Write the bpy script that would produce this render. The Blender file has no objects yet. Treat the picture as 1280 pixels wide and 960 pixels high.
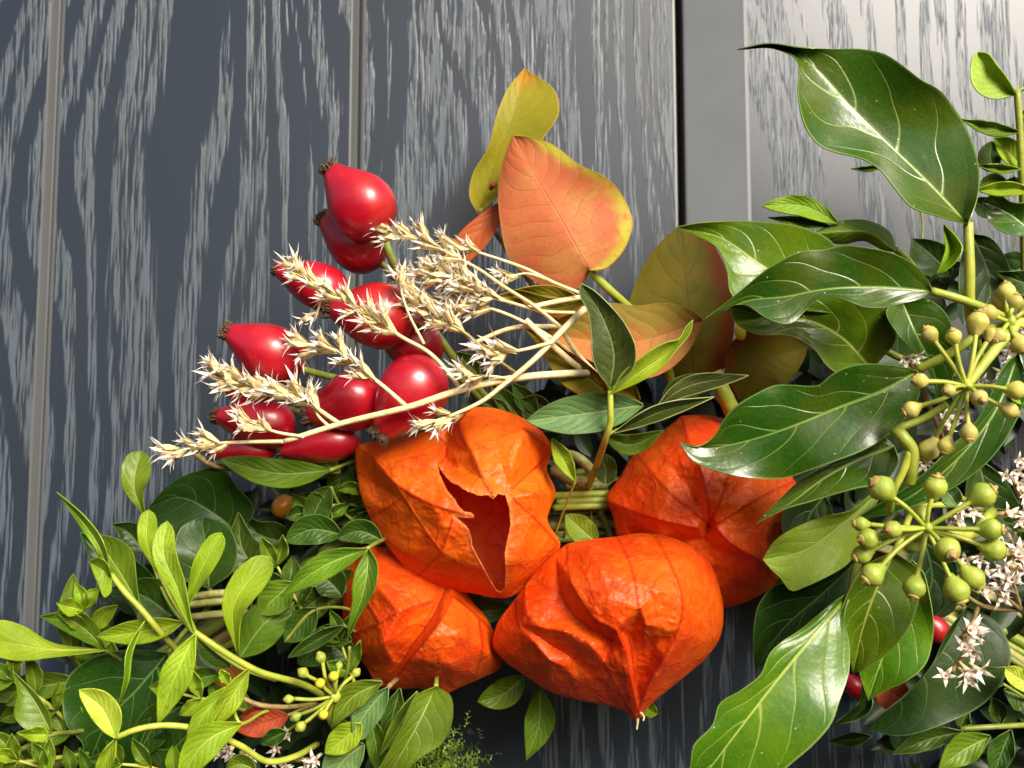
import bpy, math, random
import numpy as np
from mathutils import Vector, Matrix, noise as mnoise
from mathutils.geometry import delaunay_2d_cdt
R = math.radians
random.seed(7)
sc = bpy.context.scene
COL = sc.collection

# ------------------------------------------------------------------ camera, sky, sun, exposure
CAM_Y, TILT, LENS = -0.30, R(5.3), 35.0
cam = bpy.data.cameras.new('camera'); cam.lens = LENS; cam.sensor_width = 36
cam.clip_start = 0.01; cam.clip_end = 50
cam.dof.use_dof = True; cam.dof.focus_distance = 0.236; cam.dof.aperture_fstop = 20
camo = bpy.data.objects.new('camera', cam); COL.objects.link(camo)
camo.location = (0, CAM_Y, 0); camo.rotation_euler = (R(90) + TILT, 0, 0)
sc.camera = camo

SUN_EL, SUN_AZ = R(31), R(27)          # behind the photographer, to the right
world = bpy.data.worlds.new('World'); sc.world = world; world.use_nodes = True
wn = world.node_tree; bg = wn.nodes['Background']
sky = wn.nodes.new('ShaderNodeTexSky'); sky.sky_type = 'NISHITA'; sky.sun_disc = False
sky.sun_elevation = SUN_EL; sky.sun_rotation = math.pi - SUN_AZ
sky.dust_density = 5.0; sky.air_density = 1.0; sky.ozone_density = .5
wn.links.new(sky.outputs[0], bg.inputs[0]); bg.inputs[1].default_value = 0.09
sl = bpy.data.lights.new('sun', 'SUN'); sl.energy = 3.4; sl.angle = R(26); sl.color = (1, .95, .87)
so = bpy.data.objects.new('sun', sl); COL.objects.link(so)
sd = Vector((math.sin(SUN_AZ) * math.cos(SUN_EL), -math.cos(SUN_AZ) * math.cos(SUN_EL), math.sin(SUN_EL)))
so.rotation_euler = sd.to_track_quat('Z', 'Y').to_euler(); so.location = sd * 2
sc.view_settings.view_transform = 'Standard'; sc.view_settings.look = 'None'
sc.view_settings.exposure = 0.68; sc.view_settings.gamma = 1
sc.view_settings.use_curve_mapping = False
cy = sc.cycles; cy.max_bounces = 6; cy.diffuse_bounces = 3; cy.glossy_bounces = 2; cy.transmission_bounces = 4; cy.caustics_reflective = False; cy.caustics_refractive = False

# ------------------------------------------------------------------ place helper: reading of the photo (1280x960) + millimetres off the door
FPX = LENS / 36 * 1280
def P(px, py, d):
    a, b = (px - 640) / FPX, (480 - py) / FPX
    ry = math.cos(TILT) - b * math.sin(TILT); rz = math.sin(TILT) + b * math.cos(TILT)
    k = (-d / 1000 - CAM_Y) / ry
    return Vector((a * k, -d / 1000, rz * k))

# ------------------------------------------------------------------ material helpers
class N:
    def __init__(s, name):
        s.m = bpy.data.materials.new(name); s.m.use_nodes = True
        s.t = s.m.node_tree; s.t.nodes.clear()
        s.out = s.t.nodes.new('ShaderNodeOutputMaterial')
    def new(s, typ, **kw):
        n = s.t.nodes.new(typ)
        for k, v in kw.items(): setattr(n, k, v)
        return n
    def put(s, v, sock):
        if isinstance(v, bpy.types.NodeSocket): s.t.links.new(v, sock)
        elif v is not None:
            if isinstance(v, (tuple, list)) and len(v) == 3 and sock.type == 'RGBA': v = (*v, 1)
            sock.default_value = v
    def math(s, op, a, b=None, c=None, clamp=False):
        n = s.new('ShaderNodeMath', operation=op, use_clamp=clamp)
        for i, v in enumerate((a, b, c)): s.put(v, n.inputs[i])
        return n.outputs[0]
    def mix(s, f, a, b, blend='MIX'):
        n = s.new('ShaderNodeMix', data_type='RGBA', blend_type=blend)
        s.put(f, n.inputs[0]); s.put(a, n.inputs[6]); s.put(b, n.inputs[7]); return n.outputs[2]
    def step(s, v, lo, hi, a=0., b=1.):
        n = s.new('ShaderNodeMapRange', interpolation_type='SMOOTHSTEP')
        for i, x in enumerate((v, lo, hi, a, b)): s.put(x, n.inputs[i])
        return n.outputs[0]
    def noise(s, vec, scale, detail=3, rough=.55, dist=0.):
        n = s.new('ShaderNodeTexNoise'); s.put(vec, n.inputs['Vector'])
        n.inputs['Scale'].default_value = scale; n.inputs['Detail'].default_value = detail
        n.inputs['Roughness'].default_value = rough; n.inputs['Distortion'].default_value = dist
        return n.outputs[0]
    def voro(s, vec, scale, feature='DISTANCE_TO_EDGE'):
        n = s.new('ShaderNodeTexVoronoi', feature=feature); s.put(vec, n.inputs['Vector'])
        n.inputs['Scale'].default_value = scale; return n.outputs['Distance']
    def uv(s, name):
        n = s.new('ShaderNodeUVMap'); n.uv_map = name; return n.outputs[0]
    def xyz(s, v):
        n = s.new('ShaderNodeSeparateXYZ'); s.put(v, n.inputs[0]); return n.outputs
    def vec(s, x, y, z):
        n = s.new('ShaderNodeCombineXYZ')
        for i, v in enumerate((x, y, z)): s.put(v, n.inputs[i])
        return n.outputs[0]
    def pos(s): return s.new('ShaderNodeTexCoord').outputs['Object']
    def rnd(s): return s.new('ShaderNodeObjectInfo').outputs['Random']
    def bump(s, h, strength, dist):
        n = s.new('ShaderNodeBump'); n.inputs['Strength'].default_value = strength
        n.inputs['Distance'].default_value = dist; s.put(h, n.inputs['Height']); return n.outputs[0]
    def bsdf(s, col, rough, nrm=None, coat=0, coat_r=.1, spec=.5, transl=0, tcol=None, sss=0, sss_r=None, sheen=0):
        p = s.new('ShaderNodeBsdfPrincipled')
        s.put(col, p.inputs['Base Color']); s.put(rough, p.inputs['Roughness']); s.put(nrm, p.inputs['Normal'])
        s.put(coat, p.inputs['Coat Weight']); p.inputs['Coat Roughness'].default_value = coat_r
        p.inputs['Specular IOR Level'].default_value = spec; p.inputs['Sheen Weight'].default_value = sheen
        if sss:
            p.inputs['Subsurface Weight'].default_value = sss
            p.inputs['Subsurface Radius'].default_value = sss_r; p.inputs['Subsurface Scale'].default_value = 1
        o = p.outputs[0]
        if transl:
            t = s.new('ShaderNodeBsdfTranslucent'); s.put(tcol if tcol is not None else col, t.inputs[0]); s.put(nrm, t.inputs['Normal'])
            mx = s.new('ShaderNodeMixShader'); mx.inputs[0].default_value = transl
            s.t.links.new(o, mx.inputs[1]); s.t.links.new(t.outputs[0], mx.inputs[2]); o = mx.outputs[0]
        s.t.links.new(o, s.out.inputs[0]); return s.m

def leaf_material(name, c1, c2, vein, edge=None, rough=.35, coat=0., transl=.12, n=6, slope=.35, vs=.6, net=.15,
                  spots=0., mid_w=.35, tint=None, side_w=.010, blot=None, spec=.4, scol=(.62, .62, .42)):
    s = N(name); uv = s.xyz(s.uv('leaf')); mm = s.uv('mm'); mx = s.xyz(mm)
    u = s.math('ABSOLUTE', s.math('SUBTRACT', s.math('MULTIPLY', uv[0], 2), 1)); t = uv[1]
    side = s.math('GREATER_THAN', uv[0], .5)
    wob = s.math('MULTIPLY', s.math('SUBTRACT', s.noise(mm, .09, 0), .5), .12)
    v = s.math('ADD', s.math('SUBTRACT', t, s.math('MULTIPLY', s.math('POWER', u, 1.25), slope)), wob)
    f = s.math('FRACT', s.math('ADD', s.math('ADD', s.math('MULTIPLY', v, n), 10), s.math('MULTIPLY', side, .37)))
    dist = s.math('DIVIDE', s.math('MINIMUM', f, s.math('SUBTRACT', 1, f)), n)
    width = s.math('MULTIPLY', s.math('SUBTRACT', 1.15, u), side_w)
    sv = s.math('MULTIPLY', s.step(dist, width, 0.), s.step(u, 1., .7))
    sv = s.math('MULTIPLY', sv, s.math('MULTIPLY', s.step(v, -.03, .06), .75))
    midw = s.math('MULTIPLY', s.math('SUBTRACT', 1.15, t), mid_w)
    mv = s.step(s.math('ABSOLUTE', mx[0]), midw, s.math('MULTIPLY', midw, .3))
    veins = s.math('MAXIMUM', mv, sv)
    nw = s.voro(mm, 1.1); nets = s.step(nw, .12, 0.)
    pos = s.pos(); big = s.noise(pos, 90, 3)
    col = s.mix(s.step(big, .35, .68), c1, c2)
    fine = s.noise(mm, 1.6, 3)
    col = s.mix(s.math('MULTIPLY', s.step(fine, .35, .7), .35), col, tuple(x * .62 for x in c1))
    if tint: col = s.mix(s.step(s.math('ADD', uv[tint[0]], s.math('MULTIPLY', s.math('SUBTRACT', big, .5), tint[4])), tint[1], tint[2]), col, tint[3])
    if blot: col = s.mix(s.math('MULTIPLY', s.step(s.noise(mm, .45, 4, .65), .52, .66), blot[1]), col, blot[0])
    col = s.mix(s.math('MULTIPLY', nets, net), col, vein)
    col = s.mix(s.math('MULTIPLY', veins, vs), col, vein)
    if edge: col = s.mix(s.math('MULTIPLY', s.step(u, .955, .99), .8), col, edge)
    rn = s.rnd()
    hsv = s.new('ShaderNodeHueSaturation'); s.put(col, hsv.inputs['Color'])
    s.put(s.math('ADD', .485, s.math('MULTIPLY', rn, .03)), hsv.inputs['Hue'])
    s.put(s.math('ADD', .82, s.math('MULTIPLY', s.math('FRACT', s.math('MULTIPLY', rn, 7.3)), .36)), hsv.inputs['Value'])
    col = hsv.outputs[0]
    if spots:
        sp = s.step(s.voro(s.vec(mx[0], mx[1], rn), .42, 'F1'), .10, .05)
        sp = s.math('MULTIPLY', sp, s.math('GREATER_THAN', s.noise(mm, .9, 1), .53))
        col = s.mix(s.math('MULTIPLY', sp, spots), col, scol)
    h = s.math('ADD', s.math('MULTIPLY', veins, -.7), s.math('MULTIPLY', fine, .15))
    pk = s.math('MULTIPLY', s.math('MULTIPLY', s.math('SQRT', s.math('MULTIPLY', dist, n)), s.step(u, 1., .75)), s.step(u, .02, .2))
    h = s.math('ADD', h, s.math('ADD', s.math('MULTIPLY', s.noise(mm, .35, 2), 1.0), s.math('MULTIPLY', pk, 1.3)))
    rr = s.math('ADD', rough, s.math('MULTIPLY', s.math('SUBTRACT', fine, .5), .14))
    return s.bsdf(col, rr, s.bump(h, .4, .00030), coat=coat, coat_r=.22, spec=spec, transl=transl,
                  tcol=s.mix(.5, col, (.5, .6, .03)))

def simple(name, c1, c2, rough=.5, scale=400, bump=.3, dist=.0004, coat=0, transl=0, stretch=None, sheen=0):
    s = N(name); p = s.pos()
    if stretch:
        x = s.xyz(p); p = s.vec(*[s.math('MULTIPLY', x[i], stretch[i]) for i in range(3)])
    n1 = s.noise(p, scale, 4)
    col = s.mix(s.step(n1, .35, .66), c1, c2)
    rn = s.rnd(); hs = s.new('ShaderNodeHueSaturation'); s.put(col, hs.inputs['Color'])
    s.put(s.math('ADD', .82, s.math('MULTIPLY', rn, .36)), hs.inputs['Value'])
    return s.bsdf(hs.outputs[0], rough, s.bump(s.noise(p, scale * 2.2, 3), bump, dist), coat=coat, transl=transl, sheen=sheen)

# leaves: c1, c2, vein
M = {}
M['ivy'] = leaf_material('ivy_gloss', (.022, .075, .004), (.055, .088, .004), (.26, .36, .07), edge=(.16, .26, .06), rough=.24, coat=.15, n=5, slope=.34, vs=.75, net=.06, spots=.8, transl=.06, mid_w=.55, side_w=.011)
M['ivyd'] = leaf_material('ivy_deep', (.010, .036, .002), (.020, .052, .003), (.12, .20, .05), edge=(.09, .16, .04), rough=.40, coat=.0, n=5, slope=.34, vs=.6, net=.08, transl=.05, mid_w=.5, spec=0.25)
M['ivyg'] = leaf_material('ivy_fresh', (.060, .148, .004), (.112, .205, .005), (.42, .50, .10), edge=(.25, .34, .08), rough=.27, coat=.0, n=5, slope=.36, vs=.85, net=.06, spots=.8, transl=.10, mid_w=.6, side_w=.011)
M['ivyu'] = leaf_material('ivy_pale', (.17, .24, .010), (.23, .31, .014), (.36, .44, .10), rough=.55, n=5, slope=.36, vs=.5, net=.18, transl=.16, mid_w=.5)
M['box'] = leaf_material('lime_leaf', (.20, .34, .008), (.29, .45, .012), (.46, .55, .10), rough=.52, n=8, slope=.30, vs=.55, net=.14, transl=.22, mid_w=.42, side_w=.006)
M['boxy'] = leaf_material('yellow_leaf', (.42, .50, .035), (.50, .56, .05), (.56, .60, .14), rough=.55, n=8, slope=.30, vs=.45, net=.14, transl=.22, mid_w=.4, side_w=.006)
M['boxs'] = leaf_material('spotted_lime_leaf', (.23, .36, .012), (.31, .44, .016), (.48, .55, .10), rough=.52, n=8, slope=.30, vs=.5, net=.14, transl=.22, mid_w=.4, side_w=.006, blot=((.16, .14, .01), .55))
M['boxm'] = leaf_material('mid_green_leaf', (.090, .170, .006), (.14, .225, .008), (.33, .44, .09), rough=.45, n=7, slope=.32, vs=.65, net=.12, transl=.15, mid_w=.4, side_w=.007)
M['boxd'] = leaf_material('shaded_dark_green_leaf', (.024, .062, .004), (.042, .088, .005), (.20, .29, .07), edge=(.10, .16, .03), rough=.42, n=7, slope=.32, vs=.6, net=.10, transl=.10, mid_w=.36, side_w=.007, spec=0.30)  # dark green leaf, deepened further to put lower-right shade into its colour
M['sage'] = leaf_material('grey_green_leaf', (.10, .20, .055), (.14, .25, .07), (.36, .46, .15), rough=.5, n=8, slope=.3, vs=.7, net=.16, transl=.12, mid_w=.4, side_w=.006)
M['olive'] = leaf_material('olive_leaf', (.026, .040, .004), (.042, .058, .005), (.24, .27, .06), edge=(.30, .33, .10), rough=.5, n=9, slope=.2, vs=.6, net=.12, transl=.08, mid_w=.4, side_w=.005, blot=((.03, .035, .01), .5))
M['euco'] = leaf_material('orange_leaf', (.56, .105, .05), (.52, .19, .06), (.36, .12, .03), rough=.55, n=10, slope=.22, vs=.6, net=.22, transl=.15, mid_w=.45, side_w=.005, tint=(0, .78, .97, (.44, .40, .03), .45), blot=((.56, .075, .045), .75), edge=(.45, .2, .05), spots=.8, scol=(.10, .04, .015))
M['eucb'] = leaf_material('tan_red_leaf', (.44, .13, .035), (.40, .19, .045), (.30, .13, .03), rough=.55, n=9, slope=.22, vs=.6, net=.22, transl=.12, mid_w=.4, side_w=.005, tint=(0, .45, .8, (.26, .21, .04), .5), blot=((.44, .08, .03), .5), spec=0.20, spots=.8, scol=(.10, .04, .015))
M['eucy'] = leaf_material('mustard_leaf', (.22, .19, .012), (.27, .21, .014), (.20, .13, .02), rough=.5, n=9, slope=.22, vs=.6, net=.22, transl=.15, mid_w=.4, side_w=.005, tint=(1, .80, 1.02, (.45, .16, .02), .25), edge=(.42, .27, .05), spec=0.20, spots=.8, scol=(.10, .04, .015))
M['eucd'] = leaf_material('olive_red_leaf', (.130, .125, .006), (.18, .150, .008), (.10, .07, .01), rough=.6, n=8, slope=.22, vs=.6, net=.22, transl=.12, mid_w=.4, side_w=.005, tint=(0, .70, .98, (.20, .055, .008), .5), spec=0.12, spots=.8, scol=(.10, .04, .015))
M['rust'] = leaf_material('rust_leaf', (.34, .075, .022), (.40, .10, .028), (.36, .12, .03), rough=.5, n=8, slope=.22, vs=.3, net=.10, transl=.12, mid_w=.3, side_w=.005, spec=0.20)
M['stemg'] = simple('green_stem', (.16, .21, .025), (.24, .27, .04), .45, 300, .3)
M['stemy'] = simple('yellow_green_stem', (.29, .36, .03), (.40, .42, .06), .45, 300, .25)
M['stemb'] = simple('brown_twig', (.20, .13, .045), (.32, .23, .08), .6, 500, .5)
M['straw'] = simple('straw_stalk', (.66, .55, .26), (.78, .68, .38), .55, 700, .4)
M['strawd'] = simple('olive_stalk', (.22, .22, .06), (.36, .34, .11), .55, 500, .5)
M['calyx'] = simple('dried_calyx', (.045, .022, .010), (.19, .11, .05), .85, 1500, 1., .001)
M['moss'] = simple('moss', (.10, .19, .012), (.20, .29, .02), .7, 900, .5)
M['fruit'] = None

def make_husk(name, ca, cb):
    s = N(name); p = s.pos()
    big = s.noise(p, 60, 3); fine = s.noise(p, 420, 5, .65)
    warp = s.new('ShaderNodeVectorMath', operation='MULTIPLY_ADD')
    nz = s.new('ShaderNodeTexNoise'); s.put(p, nz.inputs['Vector']); nz.inputs['Scale'].default_value = 180
    s.put(nz.outputs['Color'], warp.inputs[0]); warp.inputs[1].default_value = (.006, .006, .006); s.put(p, warp.inputs[2])
    net = s.voro(warp.outputs[0], 150); net2 = s.voro(warp.outputs[0], 420)
    col = s.mix(s.step(big, .36, .64), ca, cb)
    col = s.mix(s.math('MULTIPLY', s.step(fine, .45, .75), .45), col, (.92, .25, .03))
    col = s.mix(s.math('MULTIPLY', s.step(net, .04, 0.), .4), col, (.50, .022, .004))
    uv = s.xyz(s.uv('ridge'))
    col = s.mix(s.math('MULTIPLY', uv[0], .8), col, (.42, .018, .004))
    col = s.mix(s.math('MULTIPLY', uv[1], .75), col, (.88, .42, .12))
    wr = s.noise(p, 130, 3, .5, .8)
    h = s.math('ADD', s.math('MULTIPLY', fine, .35), s.math('ADD', s.math('MULTIPLY', s.step(net, .10, 0.), .38), s.math('MULTIPLY', s.step(net2, .10, 0.), .15)))
    h = s.math('ADD', h, s.math('MULTIPLY', wr, .45))
    return s.bsdf(col, s.math('ADD', .33, s.math('MULTIPLY', fine, .2)), s.bump(h, .45, .0005), spec=.4, transl=.36, tcol=(.92, .045, .004))
M['husk'] = make_husk('paper_husk', (.80, .065, .004), (.88, .135, .005)); M['husko'] = make_husk('paper_husk_orange', (.84, .115, .005), (.90, .19, .006))

def make_hip():
    s = N('rosehip_skin'); p = s.pos()
    n1 = s.noise(p, 120, 3); n2 = s.noise(p, 900, 3)
    col = s.mix(s.step(n1, .35, .7), (.34, .003, .014), (.42, .005, .018))
    col = s.mix(s.math('MULTIPLY', s.step(n2, .6, .75), .3), col, (.60, .05, .03))
    col = s.mix(s.math('MULTIPLY', s.step(s.noise(p, 330, 4, .7), .60, .70), .35), col, (.20, .010, .008))
    col = s.mix(s.math('MULTIPLY', s.step(s.noise(p, 70, 2), .52, .75), .5), col, (.52, .030, .010))
    h = s.math('ADD', s.math('MULTIPLY', n2, .3), n1)
    return s.bsdf(col, .30, s.bump(h, .25, .0006), coat=.5, coat_r=.30)
M['hip'] = make_hip()

def make_petal():
    s = N('dry_petal'); z = s.xyz(s.uv('leaf'))[1]
    n = s.noise(s.pos(), 900, 3)
    col = s.mix(s.step(s.math('ADD', z, s.math('MULTIPLY', n, .3)), .25, .72), (.30, .11, .05), (.90, .84, .72))
    return s.bsdf(col, .6, transl=.2)
M['petal'] = make_petal()
def make_tube():
    s = N('dry_floret_tube'); x = s.xyz(s.uv('leaf'))
    st = s.math('SINE', s.math('MULTIPLY', x[0], 62.8))
    col = s.mix(s.math('MULTIPLY', s.step(st, 0., .9), s.step(x[1], .25, .9)), (.72, .60, .31), (.40, .20, .08))
    return s.bsdf(col, .6, transl=.1)
M['tube'] = make_tube()

def make_fruit():
    s = N('ivy_bud'); p = s.pos(); n1 = s.noise(p, 260, 3)
    col = s.mix(s.step(n1, .35, .65), (.24, .33, .03), (.36, .42, .05))
    col = s.mix(s.math('MULTIPLY', s.step(s.noise(p, 700, 3), .55, .7), .35), col, (.46, .36, .12))
    return s.bsdf(col, .5, s.bump(s.noise(p, 1200, 3), .35, .0004), transl=.05)
M['fruit'] = make_fruit()
M['fruity'] = simple('dry_ivy_bud', (.40, .37, .06), (.52, .44, .12), .55, 300, .4)
M['cap'] = simple('ivy_bud_cap', (.34, .20, .06), (.46, .38, .10), .7, 900, .5)
M['yellowcap'] = simple('yellow_bud_cap', (.55, .50, .02), (.62, .56, .03), .5, 900, .2)
M['berry'] = simple('orange_berry', (.62, .22, .012), (.70, .30, .02), .3, 300, .15, coat=.3)

# ------------------------------------------------------------------ object helpers
def tag(o, label=None, cat=None, group=None, kind=None):
    if label: o['label'] = label
    if cat: o['category'] = cat
    if group: o['group'] = group
    if kind: o['kind'] = kind
    return o
def thing(name, label, cat, base, group=None):
    o = bpy.data.objects.new(name, None); COL.objects.link(o); o.location = base
    o.empty_display_size = .005
    return tag(o, label, cat, group)
def mesh_obj(name, verts, faces, mats, parent=None, uvs=None, smooth=True, mat_idx=None, thick=0, origin=None):
    off = Vector(parent.matrix_world.translation if False else parent.location) if parent else (origin or Vector((0, 0, 0)))
    p = parent.parent if parent else None
    while p: off = off + p.location; p = p.parent
    me = bpy.data.meshes.new(name)
    me.from_pydata([tuple(Vector(v) - off) for v in verts], [], faces)
    for m in (mats if isinstance(mats, (list, tuple)) else [mats]): me.materials.append(m)
    if uvs:
        li = np.empty(len(me.loops), dtype=np.int32); me.loops.foreach_get('vertex_index', li)
        for nm, arr in uvs.items():
            l = me.uv_layers.new(name=nm); l.data.foreach_set('uv', np.asarray(arr, dtype=np.float32)[li].ravel())
    if smooth: me.polygons.foreach_set('use_smooth', [True] * len(me.polygons))
    if mat_idx: me.polygons.foreach_set('material_index', mat_idx)
    me.update()
    o = bpy.data.objects.new(name, me); COL.objects.link(o)
    if parent: o.parent = parent
    elif origin is not None: o.location = origin
    if thick:
        md = o.modifiers.new('thickness', 'SOLIDIFY'); md.thickness = thick; md.offset = 0
        es = o.modifiers.new('crisp_rim', 'EDGE_SPLIT'); es.split_angle = R(62)
    return o
def spline(pts, n):
    """centripetal-ish Catmull-Rom through pts (any dimension), n samples evenly by chord length"""
    p = np.array(pts, float)
    if len(p) == 2: return p[0] + (p[1] - p[0]) * np.linspace(0, 1, n)[:, None]
    d = np.maximum(np.linalg.norm(np.diff(p[:, :2], axis=0), axis=1), 1e-6); s = np.concatenate([[0], np.cumsum(d)])
    m = np.zeros_like(p)
    m[1:-1] = ((p[2:] - p[1:-1]) / d[1:, None] * d[:-1, None] + (p[1:-1] - p[:-2]) / d[:-1, None] * d[1:, None]) / (d[1:] + d[:-1])[:, None]
    m[0] = (p[1] - p[0]) / d[0]; m[-1] = (p[-1] - p[-2]) / d[-1]
    q = np.linspace(0, s[-1], n); i = np.clip(np.searchsorted(s, q, 'right') - 1, 0, len(d) - 1)
    t = ((q - s[i]) / d[i])[:, None]; h = d[i][:, None]
    return ((2*t**3 - 3*t**2 + 1) * p[i] + (t**3 - 2*t**2 + t) * h * m[i] + (-2*t**3 + 3*t**2) * p[i+1] + (t**3 - t**2) * h * m[i+1])

PROF = {
 'oval':  [(0, .05), (.08, .36), (.22, .76), (.42, 1), (.6, .96), (.78, .70), (.91, .36), (1, .0)],
 'lance': [(0, .05), (.1, .34), (.28, .80), (.45, 1), (.62, .86), (.8, .50), (.92, .20), (1, .0)],
 'obov':  [(0, .07), (.12, .22), (.32, .55), (.55, .90), (.72, 1), (.86, .86), (.95, .52), (1, .0)],
 'ivy':   [(0, .10), (.06, .62), (.18, .96), (.32, 1), (.5, .84), (.68, .56), (.84, .28), (.94, .12), (1, .0)],
 'round': [(0, .10), (.07, .55), (.2, .86), (.45, 1), (.7, .92), (.88, .62), (.96, .34), (1, .0)],
}
US = [-1, -.965, -.86, -.7, -.52, -.34, -.17, -.05, 0, .05, .17, .34, .52, .7, .86, .965, 1]
leaf_count = [0]
def patch(parent, mid, L, Rr, mat, eL=0., eR=0., wave=.0, name='leaf', cup=1.5, thick=.00024, freq=2.2):
    """leaf surface from three curves (px, py, d): midrib and both margins; eL/eR bring margins nearer (mm)"""
    leaf_count[0] += 1; rs = random.Random(leaf_count[0]); ph = rs.uniform(0, 6.28); ph2 = rs.uniform(0, 6.28)
    n = len(mid); T = np.linspace(0, 1, n); verts = []; uv = []; mm = []
    Mw = [P(*m) for m in mid]; al = [0.]
    for i in range(1, n): al.append(al[-1] + (Mw[i] - Mw[i-1]).length * 1000)
    for i in range(n):
        env = math.sin(math.pi * min(1, T[i] * .93 + .07)) ** .6
        for u in US:
            E, e, sg = (L[i], eL, -1) if u < 0 else (Rr[i], eR, 1); a = abs(u)
            q = mid[i] + (E - mid[i]) * a
            dz = (E[2] - mid[i][2]) * (a ** cup - a) + e * env * a ** cup
            dz += wave * env * a ** 2 * math.sin(6.283 * freq * T[i] + (ph if u < 0 else ph2))
            verts.append(P(q[0], q[1], q[2] + dz)); uv.append((u * .5 + .5, T[i]))
            mm.append((sg * (verts[-1] - Mw[i]).length * 1000 if u else 0, al[i]))
    k = len(US); faces = [(i*k+j, i*k+j+1, (i+1)*k+j+1, (i+1)*k+j) for i in range(n-1) for j in range(k-1)]
    return mesh_obj(name, verts, faces, M[mat] if isinstance(mat, str) else mat, parent, {'leaf': uv, 'mm': mm}, thick=thick)
def leaf(parent, pts, w, mat, prof='oval', e=(2., 2.), d=None, wave=.5, roll=0., n=26, name='leaf', cup=1.5, asym=1.):
    """simple leaf: midrib base -> tip, half width w px"""
    if d is not None: pts = [(p[0], p[1], p[2] if len(p) > 2 else d) for p in pts]
    mid = spline(pts, n); tg = np.gradient(mid[:, :2], axis=0); tg /= np.maximum(np.linalg.norm(tg, axis=1), 1e-9)[:, None]
    pr = np.maximum(spline(PROF[prof], 200), 0); T = np.linspace(0, 1, n)
    wd = np.interp(T, pr[:, 0], pr[:, 1]) * w
    nx = np.stack([tg[:, 1], -tg[:, 0]], 1)
    L = mid.copy(); Rr = mid.copy(); c = math.cos(roll); s_ = math.sin(roll)
    L[:, :2] -= nx * (wd * c)[:, None]; Rr[:, :2] += nx * (wd * c * asym)[:, None]
    L[:, 2] -= wd * .2 * s_; Rr[:, 2] += wd * .2 * s_
    return patch(parent, mid, L, Rr, mat, e[0], e[1], wave, name, cup)
def cleaf(parent, mid, L, Rr, d, mat, e=(2., 2.), wave=.4, n=40, name='leaf', cup=1.5):
    """custom leaf: margins given from base to tip; d = depth list along the midrib or one value"""
    def dd(pts):
        m = len(pts)
        return [(p[0], p[1], p[2] if len(p) > 2 else (d if not isinstance(d, (list, tuple)) else float(np.interp(i / (m - 1), np.linspace(0, 1, len(d)), d)))) for i, p in enumerate(pts)]
    b, t = mid[0], mid[-1]
    return patch(parent, spline(dd(mid), n), spline(dd([b] + list(L) + [t]), n), spline(dd([b] + list(Rr) + [t]), n), mat, e[0], e[1], wave, name, cup)

def tube(parent, pts, r, mat, name='stem', n=None, sides=8, r2=None, rough=0., origin=None):
    """tube through (px, py, d); r in px at the place"""
    n = n or max(6, 5 * len(pts)); q = spline(pts, n); W = [P(*p) for p in q]; verts = []; faces = []
    r2 = r if r2 is None else r2; up = Vector((.13, -1, .21)).normalized()
    for i, w in enumerate(W):
        tg = (W[min(i+1, n-1)] - W[max(i-1, 0)]).normalized(); a = tg.cross(up).normalized(); b = tg.cross(a)
        rr = (r + (r2 - r) * i / (n - 1)) * (.0002) * (1 + rough * random.uniform(-1, 1))
        for k in range(sides):
            an = 2 * math.pi * k / sides; verts.append(w + (a * math.cos(an) + b * math.sin(an)) * rr)
    for i in range(n - 1):
        for k in range(sides): faces.append((i*sides+k, i*sides+(k+1) % sides, (i+1)*sides+(k+1) % sides, (i+1)*sides+k))
    faces.append(tuple(range(sides))[::-1]); faces.append(tuple((n-1)*sides + k for k in range(sides)))
    return mesh_obj(name, verts, faces, M[mat], parent, origin=origin)
def lathe(parent, A, B, prof, mat, name, seg=24, lump=0., origin=None):
    """surface of revolution from world point A to B; prof = [(t, radius m)]"""
    ax = (B - A); ln = ax.length; ax.normalize(); a = ax.cross(Vector((.3, .2, .9))).normalized(); b = ax.cross(a)
    verts = []; faces = []; n = len(prof); sx = random.uniform(0, 50)
    for t, r in prof:
        for k in range(seg):
            an = 2 * math.pi * k / seg; dr = a * math.cos(an) + b * math.sin(an)
            rr = r * (1 + lump * mnoise.noise(dr * 1.3 + Vector((sx, t * 2, 0))))
            verts.append(A + ax * (t * ln) + dr * rr)
    for i in range(n - 1):
        for k in range(seg): faces.append((i*seg+k, i*seg+(k+1) % seg, (i+1)*seg+(k+1) % seg, (i+1)*seg+k))
    faces.append(tuple(range(seg))[::-1]); faces.append(tuple((n-1)*seg + k for k in range(seg)))
    return mesh_obj(name, verts, faces, M[mat] if isinstance(mat, str) else mat, parent, origin=origin)

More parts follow.
